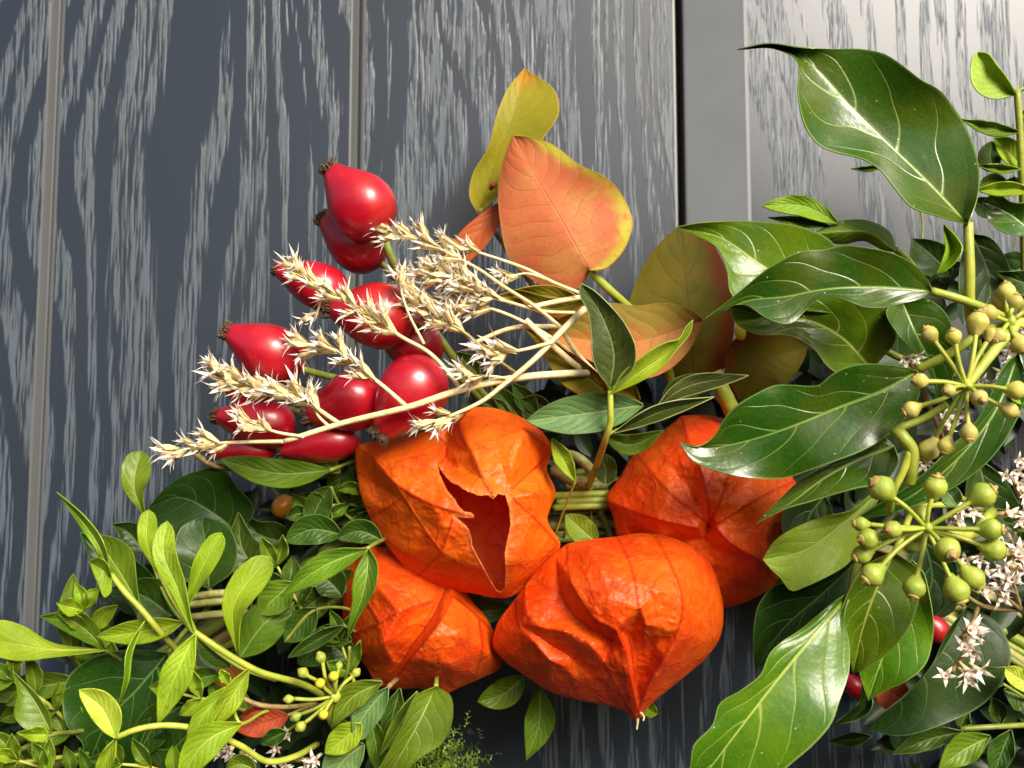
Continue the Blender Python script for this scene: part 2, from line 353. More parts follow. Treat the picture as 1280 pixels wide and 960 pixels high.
# ------------------------------------------------------------------ the door
def make_grain():
    s = N('woodgrain_foil'); p = s.xyz(s.pos()); x = s.math('MULTIPLY', p[0], 1000); z = s.math('MULTIPLY', p[2], 1000)
    warp = s.math('MULTIPLY', s.math('SUBTRACT', s.noise(s.vec(s.math('MULTIPLY', x, .016), s.math('MULTIPLY', z, .0045), 3.1), 1, 1.5), .5), 80)
    xb = s.math('ADD', x, warp)
    wave = s.math('SINE', s.math('MULTIPLY', xb, .72))
    nb = s.noise(s.vec(s.math('MULTIPLY', xb, .16), s.math('MULTIPLY', z, .004), 7.7), 1, 2, .6)
    band = s.math('ADD', s.math('MULTIPLY', wave, .10), nb)
    wob = s.math('MULTIPLY', s.math('SUBTRACT', s.noise(s.vec(s.math('MULTIPLY', x, .3), s.math('MULTIPLY', z, .12), 0), 1, 2), .5), .7)
    xl = s.math('ADD', x, wob)
    line = s.noise(s.vec(s.math('MULTIPLY', xl, 1.35), s.math('MULTIPLY', z, .045), 0), 1, 2, .6)
    rag = s.noise(s.vec(s.math('MULTIPLY', xl, 1.1), s.math('MULTIPLY', z, .035), 5), 1, 1)
    m = s.step(s.math('ADD', band, s.math('MULTIPLY', s.math('SUBTRACT', rag, .5), .34)), .475, .555)
    ln = s.math('MULTIPLY', m, s.step(line, .45, .54))
    fine = s.noise(s.vec(s.math('MULTIPLY', x, 3.), s.math('MULTIPLY', z, .5), 2), 1, 3)
    col = s.mix(ln, (.019, .028, .042), (.082, .103, .124))  # grain lines printed paler, part of their sky glint put into the colour
    col = s.mix(s.math('MULTIPLY', fine, .25), col, (.018, .021, .025))
    h = s.math('ADD', s.math('MULTIPLY', ln, 1.), s.math('MULTIPLY', fine, .12))
    rough = s.math('ADD', .28, s.math('MULTIPLY', ln, .10))
    return s.bsdf(col, rough, s.bump(h, .42, .00022), spec=.36)
def make_foil():
    s = N('smooth_foil'); p = s.pos()
    col = s.mix(s.noise(p, 40, 3), (.085, .090, .094), (.100, .104, .107))
    return s.bsdf(col, .40, s.bump(s.noise(p, 700, 3), .12, .0002), spec=.55)
M['grain'] = make_grain(); M['foil'] = make_foil()
M['edge'] = simple('sky_lit_edge_foil', (.122, .130, .138), (.142, .150, .157), .42, 30, .05)  # lighter copy of the foil; sky reflection on the bevel put into colour
M['gap'] = simple('dark_gap_backing', (.020, .015, .012), (.028, .021, .016), .8)  # dark brown of the backing panel seen at the bottom of the gaps
door = thing('door', 'dark blue-grey woodgrain door with vertical grooves and a raised plain-edged stile', 'door', Vector((0, .02, -.75)))
ZB, ZT = -.75, .55
Z0 = P(900, 610, 0).z                                       # the raised field ends here, behind the wreath
def extrude(name, prof, mats, idx, parent, zb=ZB, zt=ZT):
    """profile in door plan (x m, proud mm), swept up the door"""
    k = len(prof); verts = [(x, -d / 1000, z) for z in (zb, zt) for x, d in prof]
    faces = [(j, (j+1) % k, k + (j+1) % k, k + j) for j in range(k)] + [tuple(range(k))[::-1], tuple(range(k, 2 * k))]
    return mesh_obj(name, verts, faces, mats, parent, smooth=False, mat_idx=list(idx) + [1, 1])
gx = [P(66, 150, 0).x, P(447, 100, 0).x]; gw = gx[1] - gx[0]
edges = [gx[0] - 2*gw, gx[0] - gw, gx[0], gx[1], P(846, 100, 0).x]
HW = .0018
xs0, xs1 = P(855, 100, 1).x, P(930, 100, 7).x; XR = xs1 + .30
def plank(a, b, sq, zb, zt):
    bw = .0004 if sq else HW
    prof = [(a + .0001, -8), (a + .0001, -2.6), (a + .0006, -2.2), (a + HW - .0006, -.3), (a + HW, -.06), (a + HW + .0006, 0),
            (b - bw - .0006, 0), (b - bw, -.06), (b - bw + .0002, -.4), (b - .0006, -2.2) if not sq else (b - .0001, -.6), (b - .0001, -2.6), (b - .0001, -8)]
    extrude('plank', prof, [M['grain'], M['foil']], [1]*5 + [0] + [1]*6, door, zb, zt)
for a, b in zip(edges[:-2], edges[1:-1]): plank(a, b, False, ZB, ZT)
plank(edges[-2], edges[-1], True, Z0 + .0004, ZT); plank(edges[-2], XR, True, ZB, Z0 - .0004)
extrude('stile', [(xs0, -8), (xs0, .6), (xs0 + .0005, 1.0), (xs1 - .0009, 7.0), (xs1 + .0002, 7.45), (xs1 + .0012, 7.5), (XR, 7.5), (XR, -8)],
        [M['grain'], M['edge']], [1, 1, 1, 1, 1, 0, 1, 1], door, Z0 + .0004, ZT)
extrude('backing_panel', [(edges[0], -20), (edges[0], -8.2), (XR, -8.2), (XR, -20)], [M['gap'], M['gap']], [0]*4, door)

# ------------------------------------------------------------------ wreath core
CORE = [(-190, 1080), (-40, 990), (150, 880), (400, 730), (640, 640), (820, 640), (1000, 680), (1200, 760), (1400, 900), (1500, 1010)]
cp = spline(CORE, 60)
wb = thing('wreath_base', 'bundle of dry green and straw stalks bound as a ring behind the lanterns', 'wreath', P(640, 640, 20))
for k in range(46):
    an = random.uniform(0, 6.28); rr = math.sqrt(random.random()) * 46; tw = random.uniform(-.9, .9)
    a, b = sorted(random.sample(range(0, 60), 2)); a = max(0, a - 14); b = min(59, b + 14)
    pts = [(cp[i][0], cp[i][1] + rr * math.cos(an + tw * i / 12), 20 + .2 * rr * math.sin(an + tw * i / 12)) for i in range(a, b + 1, 4)]
    if len(pts) > 2: tube(wb, pts, random.uniform(3.5, 8), random.choice(['strawd', 'stemb', 'strawd', 'stemg']), 'stalk', sides=6)
for px in (705, 735, 300, 1010):
    i = int(np.argmin(abs(cp[:, 0] - px)))
    tube(wb, [(cp[i][0] + 8 * math.sin(t) * .4, cp[i][1] + 50 * math.cos(t), 20 + 10.4 * math.sin(t)) for t in np.linspace(0, 6.28, 9)], 1.6, 'stemb', 'binding_wire', sides=5)
for y0, dx in ((618, 0), (626, 6), (633, 2)):
    tube(wb, [(690 + dx, y0 + 2, 33), (722, y0, 35), (760, y0 - 1, 34)], 5, 'stemy', 'stalk')
tube(wb, [(702, 566, 34), (722, 572, 37), (742, 590, 35)], 7, 'strawd', 'stalk'); tube(wb, [(690, 588, 33), (715, 600, 36), (735, 606, 34)], 8, 'stemb', 'stalk')

# dense dark leafage between the sprigs (no one could count it)
POLY = [(-170, 1080), (-120, 860), (10, 850), (60, 830), (120, 730), (190, 680), (240, 640), (330, 600), (450, 560), (560, 520), (640, 470), (700, 470), (800, 480), (900, 470), (980, 440),
        (1060, 390), (1120, 360), (1180, 350), (1230, 400), (1300, 430), (1420, 480), (1460, 1080), (1150, 1080), (1110, 900), (1080, 800), (1000, 740), (930, 720), (760, 700), (640, 740), (590, 800), (560, 870), (540, 1080)]
def inside(x, y, poly):
    c = False; j = len(poly) - 1
    for i in range(len(poly)):
        xi, yi = poly[i][:2]; xj, yj = poly[j][:2]
        if (yi > y) != (yj > y) and x < (xj - xi) * (y - yi) / (yj - yi) + xi: c = not c
        j = i
    return c
def leaf_mass(name, count, dr, wr, mat, label, cat, poly, seed, size=(38, 80)):
    rs = random.Random(seed); V = []; F = []; U = []; MMs = []
    k = 5; us = [-1, -.5, 0, .5, 1]; n = 7; pr = np.maximum(spline(PROF['oval'], 100), 0)
    xs = [p[0] for p in poly]; ys = [p[1] for p in poly]; made = 0
    while made < count:
        x, y = rs.uniform(min(xs), max(xs)), rs.uniform(min(ys), max(ys))
        if not inside(x, y, poly): continue
        made += 1; an = rs.uniform(0, 6.28); ln = rs.uniform(*size); w = ln * rs.uniform(.17, .30); d = rs.uniform(*dr)
        dx, dy = math.cos(an), math.sin(an); slope = rs.uniform(-.09, .09); roll = rs.uniform(-.8, .8); b = len(V)
        for i in range(n):
            t = i / (n - 1); wd = float(np.interp(t, pr[:, 0], pr[:, 1])) * w
            for u in us:
                V.append(P(x + dx * ln * (t - .5) - dy * wd * u * math.cos(roll), y + dy * ln * (t - .5) + dx * wd * u * math.cos(roll),
                           max(2., d + slope * ln * (t - .5) + .2 * wd * u * math.sin(roll) + .1 * wd * abs(u))))
                U.append((u * .5 + .5, t)); MMs.append((u * wd * .2, t * ln * .2))
        F += [(b+i*k+j, b+i*k+j+1, b+(i+1)*k+j+1, b+(i+1)*k+j) for i in range(n-1) for j in range(k-1)]
    o = mesh_obj(name, V, F, M[mat], None, {'leaf': U, 'mm': MMs}, origin=P(640, 640, 15))
    return tag(o, label, cat, kind='stuff')
M['fill'] = simple('shade_leaf', (.008, .026, .002), (.014, .038, .003), .5, 90, .2)  # leaf green darkened to put the shade of the gaps into colour
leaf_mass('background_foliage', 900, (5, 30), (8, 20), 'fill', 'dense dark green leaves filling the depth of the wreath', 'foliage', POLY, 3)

# ------------------------------------------------------------------ physalis lanterns
def poly_near(Q, poly):
    """distance, side and nearest point on a polyline for many points at once"""
    best = np.full(len(Q), 1e9); side = np.zeros(len(Q)); near = np.zeros_like(Q)
    for a, b in zip(poly[:-1], poly[1:]):
        ab = b - a; t = np.clip(((Q - a) @ ab) / max(ab @ ab, 1e-9), 0, 1); z = a + t[:, None] * ab
        dd = np.hypot(*(Q - z).T); m = dd < best
        best[m] = dd[m]; near[m] = z[m]; side[m] = np.clip((ab[0] * (Q[m, 1] - a[1]) - ab[1] * (Q[m, 0] - a[0])) / (np.hypot(*ab) * np.maximum(dd[m], .05)), -1, 1)
    return best, side, near
def facet_field(contour, lines):
    """crease lines (x, y, height mm) + flat rim -> sampler of the folded-paper height"""
    co = []; hh = []; ed = []
    def add(p, h):
        for i, c in enumerate(co):
            if math.hypot(c[0] - p[0], c[1] - p[1]) < 1.2: return i
        co.append(Vector((p[0], p[1]))); hh.append(h); return len(co) - 1
    ring = [add(p, 0) for p in contour]; ed += list(zip(ring, ring[1:] + ring[:1]))
    for ln in lines:
        ids = [add(p, p[2]) for p in ln]; ed += [(i, j) for i, j in zip(ids[:-1], ids[1:]) if i != j]
    vv, _, ff, ov, _, _ = delaunay_2d_cdt(co, ed, [], 0, .01)
    C0 = np.array([tuple(c) for c in co]); H0 = np.array(hh, float); H = []
    for v, o in zip(vv, ov):
        if o: H.append(float(np.mean([H0[k] for k in o])))
        else:
            d2 = 1 / (((C0 - np.array(tuple(v))) ** 2).sum(1) + 1); H.append(float((H0 * d2 ** 2).sum() / (d2 ** 2).sum()))
    vv = np.array([tuple(v) for v in vv]); H = np.array(H)
    def sample(Q):
        out = np.zeros(len(Q)); done = np.zeros(len(Q), bool)
        for f in ff:
            A_, B_, C_ = vv[f[0]], vv[f[1]], vv[f[2]]; den = (B_[1]-C_[1])*(A_[0]-C_[0]) + (C_[0]-B_[0])*(A_[1]-C_[1])
            if abs(den) < 1e-9: continue
            l1 = ((B_[1]-C_[1])*(Q[:, 0]-C_[0]) + (C_[0]-B_[0])*(Q[:, 1]-C_[1])) / den; l2 = ((C_[1]-A_[1])*(Q[:, 0]-C_[0]) + (A_[0]-C_[0])*(Q[:, 1]-C_[1])) / den; l3 = 1 - l1 - l2
            m = (l1 >= -1e-6) & (l2 >= -1e-6) & (l3 >= -1e-6) & ~done
            out[m] = l1[m]*H[f[0]] + l2[m]*H[f[1]] + l3[m]*H[f[2]]; done |= m
        return out
    return sample
def lantern(label, contour, centre, d0, bulge, back, lines, hole=None, seed=1, mat='husk'):
    """papery husk: its real silhouette, folded and creased front, domed back, real depth"""
    root = thing('physalis_lantern', label, 'paper lantern', P(centre[0], centre[1], d0), 'orange physalis lanterns')
    nth, nr = 280, 84
    cont = spline([*contour, contour[0]], nth + 1)[:-1]; c = np.array(centre, float)
    rr = (np.arange(nr + 1) / nr) ** .82
    Q = (c + (cont[None] - c) * rr[:, None, None]).reshape(-1, 2); r = np.repeat(rr, nth); Q0 = Q.copy()
    rim = np.zeros(len(Q)); drop = np.zeros(len(Q), bool)
    if hole:
        hp = np.array([*hole, hole[0]], float); dist, _, near = poly_near(Q, hp)
        ins = np.array([inside(x, y, hole) for x, y in Q]); snap = dist < 2.0
        rim = np.where(ins & ~snap, 0, np.exp(-dist / 2.2)); drop = ins & ~snap; Q = np.where(snap[:, None], near, Q)
    att = 1 - r ** 10; fs = facet_field(contour, lines)
    h = .4 * fs(Q) + .15 * sum(fs(c + (Q - c) * .985 + np.array(o)) for o in ((3, 0), (-3, 0), (0, 3), (0, -3)))
    h = h + bulge * np.maximum(0, 1 - r ** 2.6) ** .6; mark = np.zeros(len(Q))
    for ln in lines:
        if len(ln) < 3: continue
        dist, _, _ = poly_near(Q, spline([p[:2] for p in ln], 6 * len(ln))); mark = np.maximum(mark, np.exp(-(dist / 1.5) ** 2))
    h = h + .28 * mark * att; wr = 1.
    V = []; UV = []
    for i, (x, y) in enumerate(Q):
        w = (.35 - abs(mnoise.noise(Vector((x * .016, y * .016, seed * 7.1))))) * 1.3 + (.3 - abs(mnoise.noise(Vector((x * .034, y * .034, seed * 3.3))))) * 1.0 + (.3 - abs(mnoise.noise(Vector((x * .08, y * .08, seed * 5.3))))) * .42 + mnoise.noise(Vector((x * .2, y * .2, seed))) * .16
        V.append(P(x, y, d0 + h[i] + w * wr * att[i])); UV.append((mark[i], rim[i]))
    F = []
    for i in range(nr):
        for k in range(nth):
            f = [i * nth + k, (i+1) * nth + k, (i+1) * nth + (k+1) % nth, i * nth + (k+1) % nth]
            if drop[f].any(): continue
            if hole and rim[f].max() > .25:
                cc = Q0[f].mean(0)
                if inside(cc[0], cc[1], hole): continue
            F.append(f if i else f[:3])
    base = len(V)
    for i in range(1, 15):
        r_ = math.cos(i / 14 * math.pi / 2)
        for k in range(nth):
            q = c + (cont[k] - c) * r_
            V.append(P(q[0], q[1], d0 - back * math.sin(i / 14 * math.pi / 2) + mnoise.noise(Vector((q[0] * .03, q[1] * .03, seed))) * .8)); UV.append((0, 0))
    prev = lambda i, k: nr * nth + k % nth if i == 0 else base + (i - 1) * nth + k % nth
    for i in range(14):
        for k in range(nth): F.append([prev(i, k), prev(i+1, k), prev(i+1, k+1), prev(i, k+1)])
    mesh_obj('husk', V, F, M[mat], root, {'ridge': UV}, thick=.00022)
    return root

A = lantern('torn orange paper lantern with an open slit showing its red inside',
    [(443,557),(470,551),(505,546),(530,540),(560,527),(588,511),(640,517),(675,538),(690,561),(683,584),(694,615),(684,650),(700,682),(676,712),(632,747),(622,747),(595,742),(555,735),(520,722),(495,695),(475,668),(462,645),(452,620),(447,595)],
    (568, 632), 47, 1.5, 10,
    [[(443,557,0),(465,572,5),(492,602,12),(540,630,17),(592,645,18)], [(492,602,12),(520,645,12),(552,690,14)], [(552,690,14),(535,708,7),(520,722,0)], [(552,690,14),(560,668,16),(567,647,17)],
     [(462,645,0),(480,637,5),(502,622,11)], [(588,511,0),(574,528,5),(592,570,14),(605,600,18),(620,622,19)], [(530,540,1),(545,546,1),(558,556,0),(556,575,4),(546,580,9)], [(690,563,0),(660,592,7),(637,614,15)],
     [(640,622,16),(668,648,13),(697,680,2)], [(587,660,18),(590,683,17),(605,712,14),(620,738,6)], [(655,540,11)], [(640,580,16)], [(664,618,16)], [(670,700,6)], [(644,700,15)], [(636,730,7)], [(575,700,14)], [(590,728,7)], [(552,718,7)], [(470,606,2)], [(500,685,5)], [(505,575,9)], [(622,545,10),(626,580,15)]],
    hole=[(546,580),(552,588),(558,597),(566,604),(572,606),(580,612),(590,616),(598,619),(610,619),(617,624),(622,617),(632,619),(637,637),(639,656),(634,675),(631,692),(632,715),(631,733),(626,741),(620,737),(612,724),(600,702),(590,683),(588,668),(584,659),(576,652),(568,646),(580,647),(593,647),(590,641),(580,640),(574,634),(568,624),(560,615),(554,604),(549,592)], seed=2, mat='husko')
B = lantern('smooth orange paper lantern with a deep central fold, under the torn lantern',
    [(430,712),(452,685),(500,690),(560,705),(590,752),(606,770),(617,790),(626,815),(625,833),(600,848),(570,861),(560,866),(520,860),(485,861),(475,858),(457,832),(437,807),(431,795),(429,775),(429,745)],
    (522, 785), 40, 3.5, 18,
    [[(566,746,9),(550,777,17),(535,797,18),(515,822,14),(486,860,1)], [(556,740,5),(538,776,7),(520,801,7),(502,828,5),(482,855,0)], [(432,795,1),(475,779,13),(500,765,16),(540,752,9)], [(480,805,15)], [(492,828,8)], [(458,820,6)],
     [(470,730,11)], [(520,725,8)], [(566,746,9),(590,765,8),(612,786,2)], [(598,775,9),(602,812,11),(594,845,3)], [(572,792,18)], [(562,830,14)], [(540,850,5)], [(475,779,13),(455,745,7),(440,715,1)]], seed=5)
D = lantern('red-orange paper lantern with creases meeting at its puckered end beneath the ivy',
    [(852,520),(880,519),(905,524),(950,550),(985,590),(1000,612),(1009,637),(1004,660),(985,695),(970,727),(947,745),(907,759),(870,760),(820,735),(785,700),(771,668),(765,640),(759,625),(775,597),(794,567),(815,550),(838,532)],
    (887, 655), 39, 2.5, 18,
    [[(887,656,8)], [(759,627,0),(822,649,13),(872,660,15)], [(830,690,4)], [(880,705,6)], [(920,728,3)], [(795,567,0),(812,587,6),(837,615,13),(878,648,15)], [(852,520,0),(862,555,8),(875,582,14),(885,627,17),(887,648,13)],
     [(910,592,15),(898,630,16),(890,649,13)], [(992,602,0),(940,627,13),(895,655,14)], [(896,661,14),(915,680,14),(947,700,9),(970,727,0)], [(800,612,5)], [(835,582,8)], [(858,605,11)], [(925,612,12)], [(950,663,10)], [(880,672,8)], [(902,692,8)], [(905,550,9)], [(940,575,8)], [(785,660,3)], [(860,675,7)]], seed=8)
C = lantern('big glossy heart-shaped orange paper lantern with curved ribs and a pointed tip',
    [(709,680),(735,675),(772,671),(800,667),(830,670),(862,682),(885,702),(899,735),(904,765),(898,800),(880,824),(850,850),(822,873),(806,888),(799,898),(794,899),(784,891),(770,885),(720,874),(690,865),(655,843),(628,823),(617,808),(620,785),(645,748),(665,720),(688,696)],
    (770, 772), 50, 3.5, 22,
    [[(709,680,1),(714,728,15),(728,752,18),(745,775,20),(770,788,20),(780,810,18),(786,840,13),(797,888,2)], [(697,700,3),(701,738,7),(717,768,10),(742,788,12),(765,801,12)],
     [(772,672,1),(785,698,12),(794,728,19),(800,760,21),(806,780,19),(804,795,15)], [(786,795,12),(789,812,10),(794,850,5)], [(820,672,1),(835,700,13),(850,738,19),(852,768,19),(846,790,18),(830,820,15),(812,852,9),(799,888,2)],
     [(750,710,18)], [(765,750,22)], [(823,740,21)], [(880,742,9)], [(880,782,8)], [(858,802,12)], [(870,765,12)], [(816,808,12)], [(806,842,7)],
     [(656,735,1),(658,765,9),(672,782,13),(708,790,16),(735,804,16),(755,828,13),(775,865,6),(790,890,1)], [(645,752,0),(648,780,7),(668,803,11),(688,825,11),(706,834,9)], [(668,790,9),(692,806,9),(718,822,9)], [(722,850,6)], [(660,828,5)], [(745,845,8)], [(740,690,10)], [(800,695,12)], [(860,700,9)], [(685,740,6)]], seed=11)
tube(C, [(797, 892, 50), (797, 903, 51), (796, 912, 52)], 2.2, 'straw', 'tip', r2=1.0); tube(C, [(800, 890, 52), (805, 897, 54), (804, 901, 55)], 2.0, 'straw', 'tip', r2=1.)
for ro, st in ((A, [(600, 640, 30), (660, 610, 26), (700, 610, 24)]), (B, [(520, 760, 24), (480, 720, 22), (440, 700, 22)]), (D, [(880, 640, 24), (900, 610, 22), (930, 590, 20)]), (C, [(770, 700, 32), (760, 660, 28), (750, 640, 26)])):
    tube(ro, st, 5, 'stemg', 'stem')

# ------------------------------------------------------------------ rose hips
HIPP = [(0, .18), (.03, .30), (.10, .42), (.2, .58), (.34, .80), (.5, .96), (.63, 1), (.76, .93), (.87, .74), (.95, .45), (.99, .18), (1, .05)]
def hip(parent, c, b, r, d, d2=None, stem=True):
    """c = calyx end, b = stalk end (px), r = radius px"""
    pr = spline(HIPP, 30); A_ = P(c[0], c[1], d if d2 is None else d2); B_ = P(b[0], b[1], d); s_ = .0002
    h = lathe(parent, A_, B_, [(t, max(.00005, w * r * s_)) for t, w in pr], 'hip', 'hip', 32, .05)
    ax = (A_ - B_).normalized(); a = ax.cross(Vector((.2, .7, .4))).normalized(); bb = ax.cross(a); V = []; F = []; rs = random.Random(int(c[0] * 7 + c[1]))
    q = r / 40
    for k in range(70):                                      # withered sepals and stamens, a compact crown
        an = rs.uniform(0, 6.28); f = math.sqrt(rs.random()); dr = a * math.cos(an) + bb * math.sin(an); tn = ax.cross(dr)
        p0 = A_ + dr * f * .0019 * q - ax * .0006; ln = rs.uniform(.0013, .0026) * q; w = rs.uniform(.0003, .0006) * q
        p1 = p0 + ax * ln * .7 + dr * ln * rs.uniform(-.05, .35) * f; p2 = p1 + ax * ln * rs.uniform(.0, .45) + dr * ln * rs.uniform(-.3, .25) + tn * ln * rs.uniform(-.3, .3)
        i = len(V); V += [p0 - tn * w, p0 + tn * w, p0 + dr * w * 1.6, p1 - tn * w, p1 + tn * w, p1 + dr * w * 1.6, p2]
        F += [(i, i+1, i+4, i+3), (i+1, i+2, i+5, i+4), (i+2, i, i+3, i+5), (i+3, i+4, i+6), (i+4, i+5, i+6), (i+5, i+3, i+6), (i+2, i+1, i)]
    mesh_obj('calyx', [tuple(v) for v in V], F, M['calyx'], h, smooth=False)
    return h
rh1 = thing('rosehip_sprig', 'upper sprig of glossy red rose hips on a green stalk, below the seam between planks', 'rose hips', P(580, 465, 36), 'red rose hip sprigs')
hip(rh1, (412, 211), (482, 291), 42, 55, 57); hip(rh1, (403, 273), (478, 330), 36, 44)
hip(rh1, (345, 336), (436, 372), 30, 50); hip(rh1, (412, 385), (518, 402), 43, 53); hip(rh1, (470, 410), (552, 446), 36, 42)
tube(rh1, [(478, 288, 50), (488, 320, 49), (505, 352, 46), (530, 395, 44), (556, 432, 42), (580, 465, 38), (610, 500, 28)], 5.5, 'stemg', 'stem')
tube(rh1, [(476, 328, 44), (490, 345, 44), (508, 356, 45)], 4.5, 'stemg', 'stem')
tube(rh1, [(515, 402, 52), (530, 410, 48), (543, 414, 44)], 4, 'stemg', 'stem'); tube(rh1, [(432, 372, 49), (480, 400, 40), (545, 425, 40)], 4, 'stemg', 'stem')
rh2 = thing('rosehip_sprig', 'lower dense sprig of red rose hips crossed by straw flower spikes, above the torn lantern', 'rose hips', P(575, 520, 34), 'red rose hip sprigs')
hip(rh2, (284, 414), (378, 462), 37, 58, 60); hip(rh2, (274, 464), (340, 505), 27, 46); hip(rh2, (270, 520), (370, 535), 33, 48)
hip(rh2, (384, 520), (480, 488), 38, 52); hip(rh2, (474, 543), (545, 452), 42, 58, 62); hip(rh2, (350, 565), (450, 548), 24, 48); hip(rh2, (262, 566), (345, 562), 22, 45)
tube(rh2, [(376, 461, 56), (410, 470, 50), (450, 478, 44), (520, 500, 36)], 4.5, 'stemg', 'stem'); tube(rh2, [(542, 455, 56), (570, 470, 48), (600, 500, 34)], 5, 'stemg', 'stem')
tube(rh2, [(340, 505, 46), (420, 525, 38), (520, 520, 34)], 4, 'stemb', 'stem'); tube(rh2, [(238, 562, 46), (262, 580, 44), (300, 586, 40), (420, 570, 36), (540, 530, 34)], 4, 'stemb', 'stem')
for x, y, r, d, lab in ((1166, 783, 17, 36, 'dark red rose hip showing in a gap between ivy leaves below the green buds'), (1066, 856, 14, 30, 'red rose hip peeping out behind the lowest ivy leaves'), (428, 655, 16, 32, 'small dark red rose hip deep in the leaves beside the torn lantern')):
    o = thing('rosehip', lab, 'rose hip', P(x, y, d), 'stray rose hips'); hip(o, (x - r * .9, y - r), (x + r * .9, y + r), r, d)
ob = lathe(None, P(345, 622, 32), P(364, 644, 32), [(t, .0034 * math.sqrt(max(.002, 1 - (2 * t - 1) ** 2))) for t in np.linspace(0, 1, 14)], 'berry', 'orange_berry', 20, origin=P(355, 632, 32))
tag(ob, 'small round orange berry in the dark gap under the rose hips', 'berry')

# ------------------------------------------------------------------ dried straw flowers (statice)
def floret_mesh(seed, star):
    """dry calyx tube with pointed papery lobes; the spike kind is slimmer and sits between two bracts"""
    rs = random.Random(seed); V = []; F = []; U = []; ID = []; n = 10
    tube_p = [(0, .22), (1.2, .42), (2.6, .80)] if star else [(0, .18), (1.6, .34), (3.2, .58)]
    H = tube_p[-1][0]; R0 = tube_p[-1][1]
    for i, (z, r) in enumerate(tube_p):
        for k in range(n):
            a = 2 * math.pi * k / n; V.append((r * math.cos(a), r * math.sin(a), z)); U.append((k / n, z / H))
    for i in range(2):
        for k in range(n): F.append((i*n+k, i*n+(k+1) % n, (i+1)*n+(k+1) % n, (i+1)*n+k)); ID.append(0)
    b = len(V); V.append((0, 0, H - 1.1)); U.append((.5, 0))
    for k in range(n): F.append((2*n+k, 2*n+(k+1) % n, b)); ID.append(1)
    for k in range(5):
        a = 2 * math.pi * k / 5 + rs.uniform(-.25, .25); w = .50 if star else .30
        op = rs.uniform(.55, 1.15) if star else rs.uniform(.15, .85); ln = rs.uniform(1.7, 2.4) if star else rs.uniform(1.5, 2.9); cu = rs.uniform(-.2, .5)
        def pt(l, s_):
            o_ = op + cu * l / ln; r = R0 - .08 + l * math.sin(o_); z = H - .1 + l * math.cos(o_) - (.12 if s_ else 0)
            return (r * math.cos(a) - s_ * math.sin(a), r * math.sin(a) + s_ * math.cos(a), z)
        i = len(V); V += [pt(-.1, -w), pt(-.1, 0), pt(-.1, w), pt(ln * .45, -w * .75), pt(ln * .45, 0), pt(ln * .45, w * .75), pt(ln, rs.uniform(-.25, .25))]
        lo = .1 if star else .42
        U += [(.4, lo), (.5, lo), (.6, lo), (.4, .65), (.5, .6), (.6, .65), (.5, 1)]
        F += [(i, i+1, i+4, i+3), (i+1, i+2, i+5, i+4), (i+3, i+4, i+6), (i+4, i+5, i+6)]; ID += [1]*4
    if not star:
        for k in range(2):
            a = k * math.pi + rs.uniform(-.5, .5); ln = rs.uniform(2.6, 3.8); w = rs.uniform(.45, .7); ca, sa = math.cos(a), math.sin(a)
            def bt(z, s_, o_): return ((.3 + o_) * ca - s_ * sa, (.3 + o_) * sa + s_ * ca, z)
            i = len(V); V += [bt(-.3, -.2, 0), bt(-.3, .2, 0), bt(ln * .5, -w, .05), bt(ln * .5, 0, .32), bt(ln * .5, w, .05), bt(ln, 0, .45 + rs.uniform(0, .5))]
            U += [(.02, .1)] * 6; F += [(i, i+1, i+4, i+3, i+2), (i+2, i+3, i+5), (i+3, i+4, i+5)]; ID += [0]*3
    me = bpy.data.meshes.new('floret'); me.from_pydata([tuple(c * .001 for c in v) for v in V], [], F)
    me.materials.append(M['tube']); me.materials.append(M['petal'])
    li = np.empty(len(me.loops), dtype=np.int32); me.loops.foreach_get('vertex_index', li)
    l = me.uv_layers.new(name='leaf'); l.data.foreach_set('uv', np.array(U, dtype=np.float32)[li].ravel())
    me.polygons.foreach_set('material_index', ID); me.polygons.foreach_set('use_smooth', [i == 0 for i in ID]); me.update(); return me
FLO = [floret_mesh(i, True) for i in range(6)]; FLS = [floret_mesh(i + 20, False) for i in range(8)]
def floret(parent, base, dirv, size=1., kind=FLO):
    """dirv in picture axes: x right, y down, z toward the viewer"""
    o = bpy.data.objects.new('floret', random.choice(kind)); COL.objects.link(o); o.parent = parent
    v = Vector((dirv[0], -dirv[2], -dirv[1])).normalized(); q = v.to_track_quat('Z', 'Y').to_matrix().to_4x4()
    o.matrix_local = Matrix.Translation(P(*base) - parent.location) @ q @ Matrix.Rotation(random.uniform(0, 6.28), 4, 'Z') @ Matrix.Scale(size * 1.3, 4)
    return o
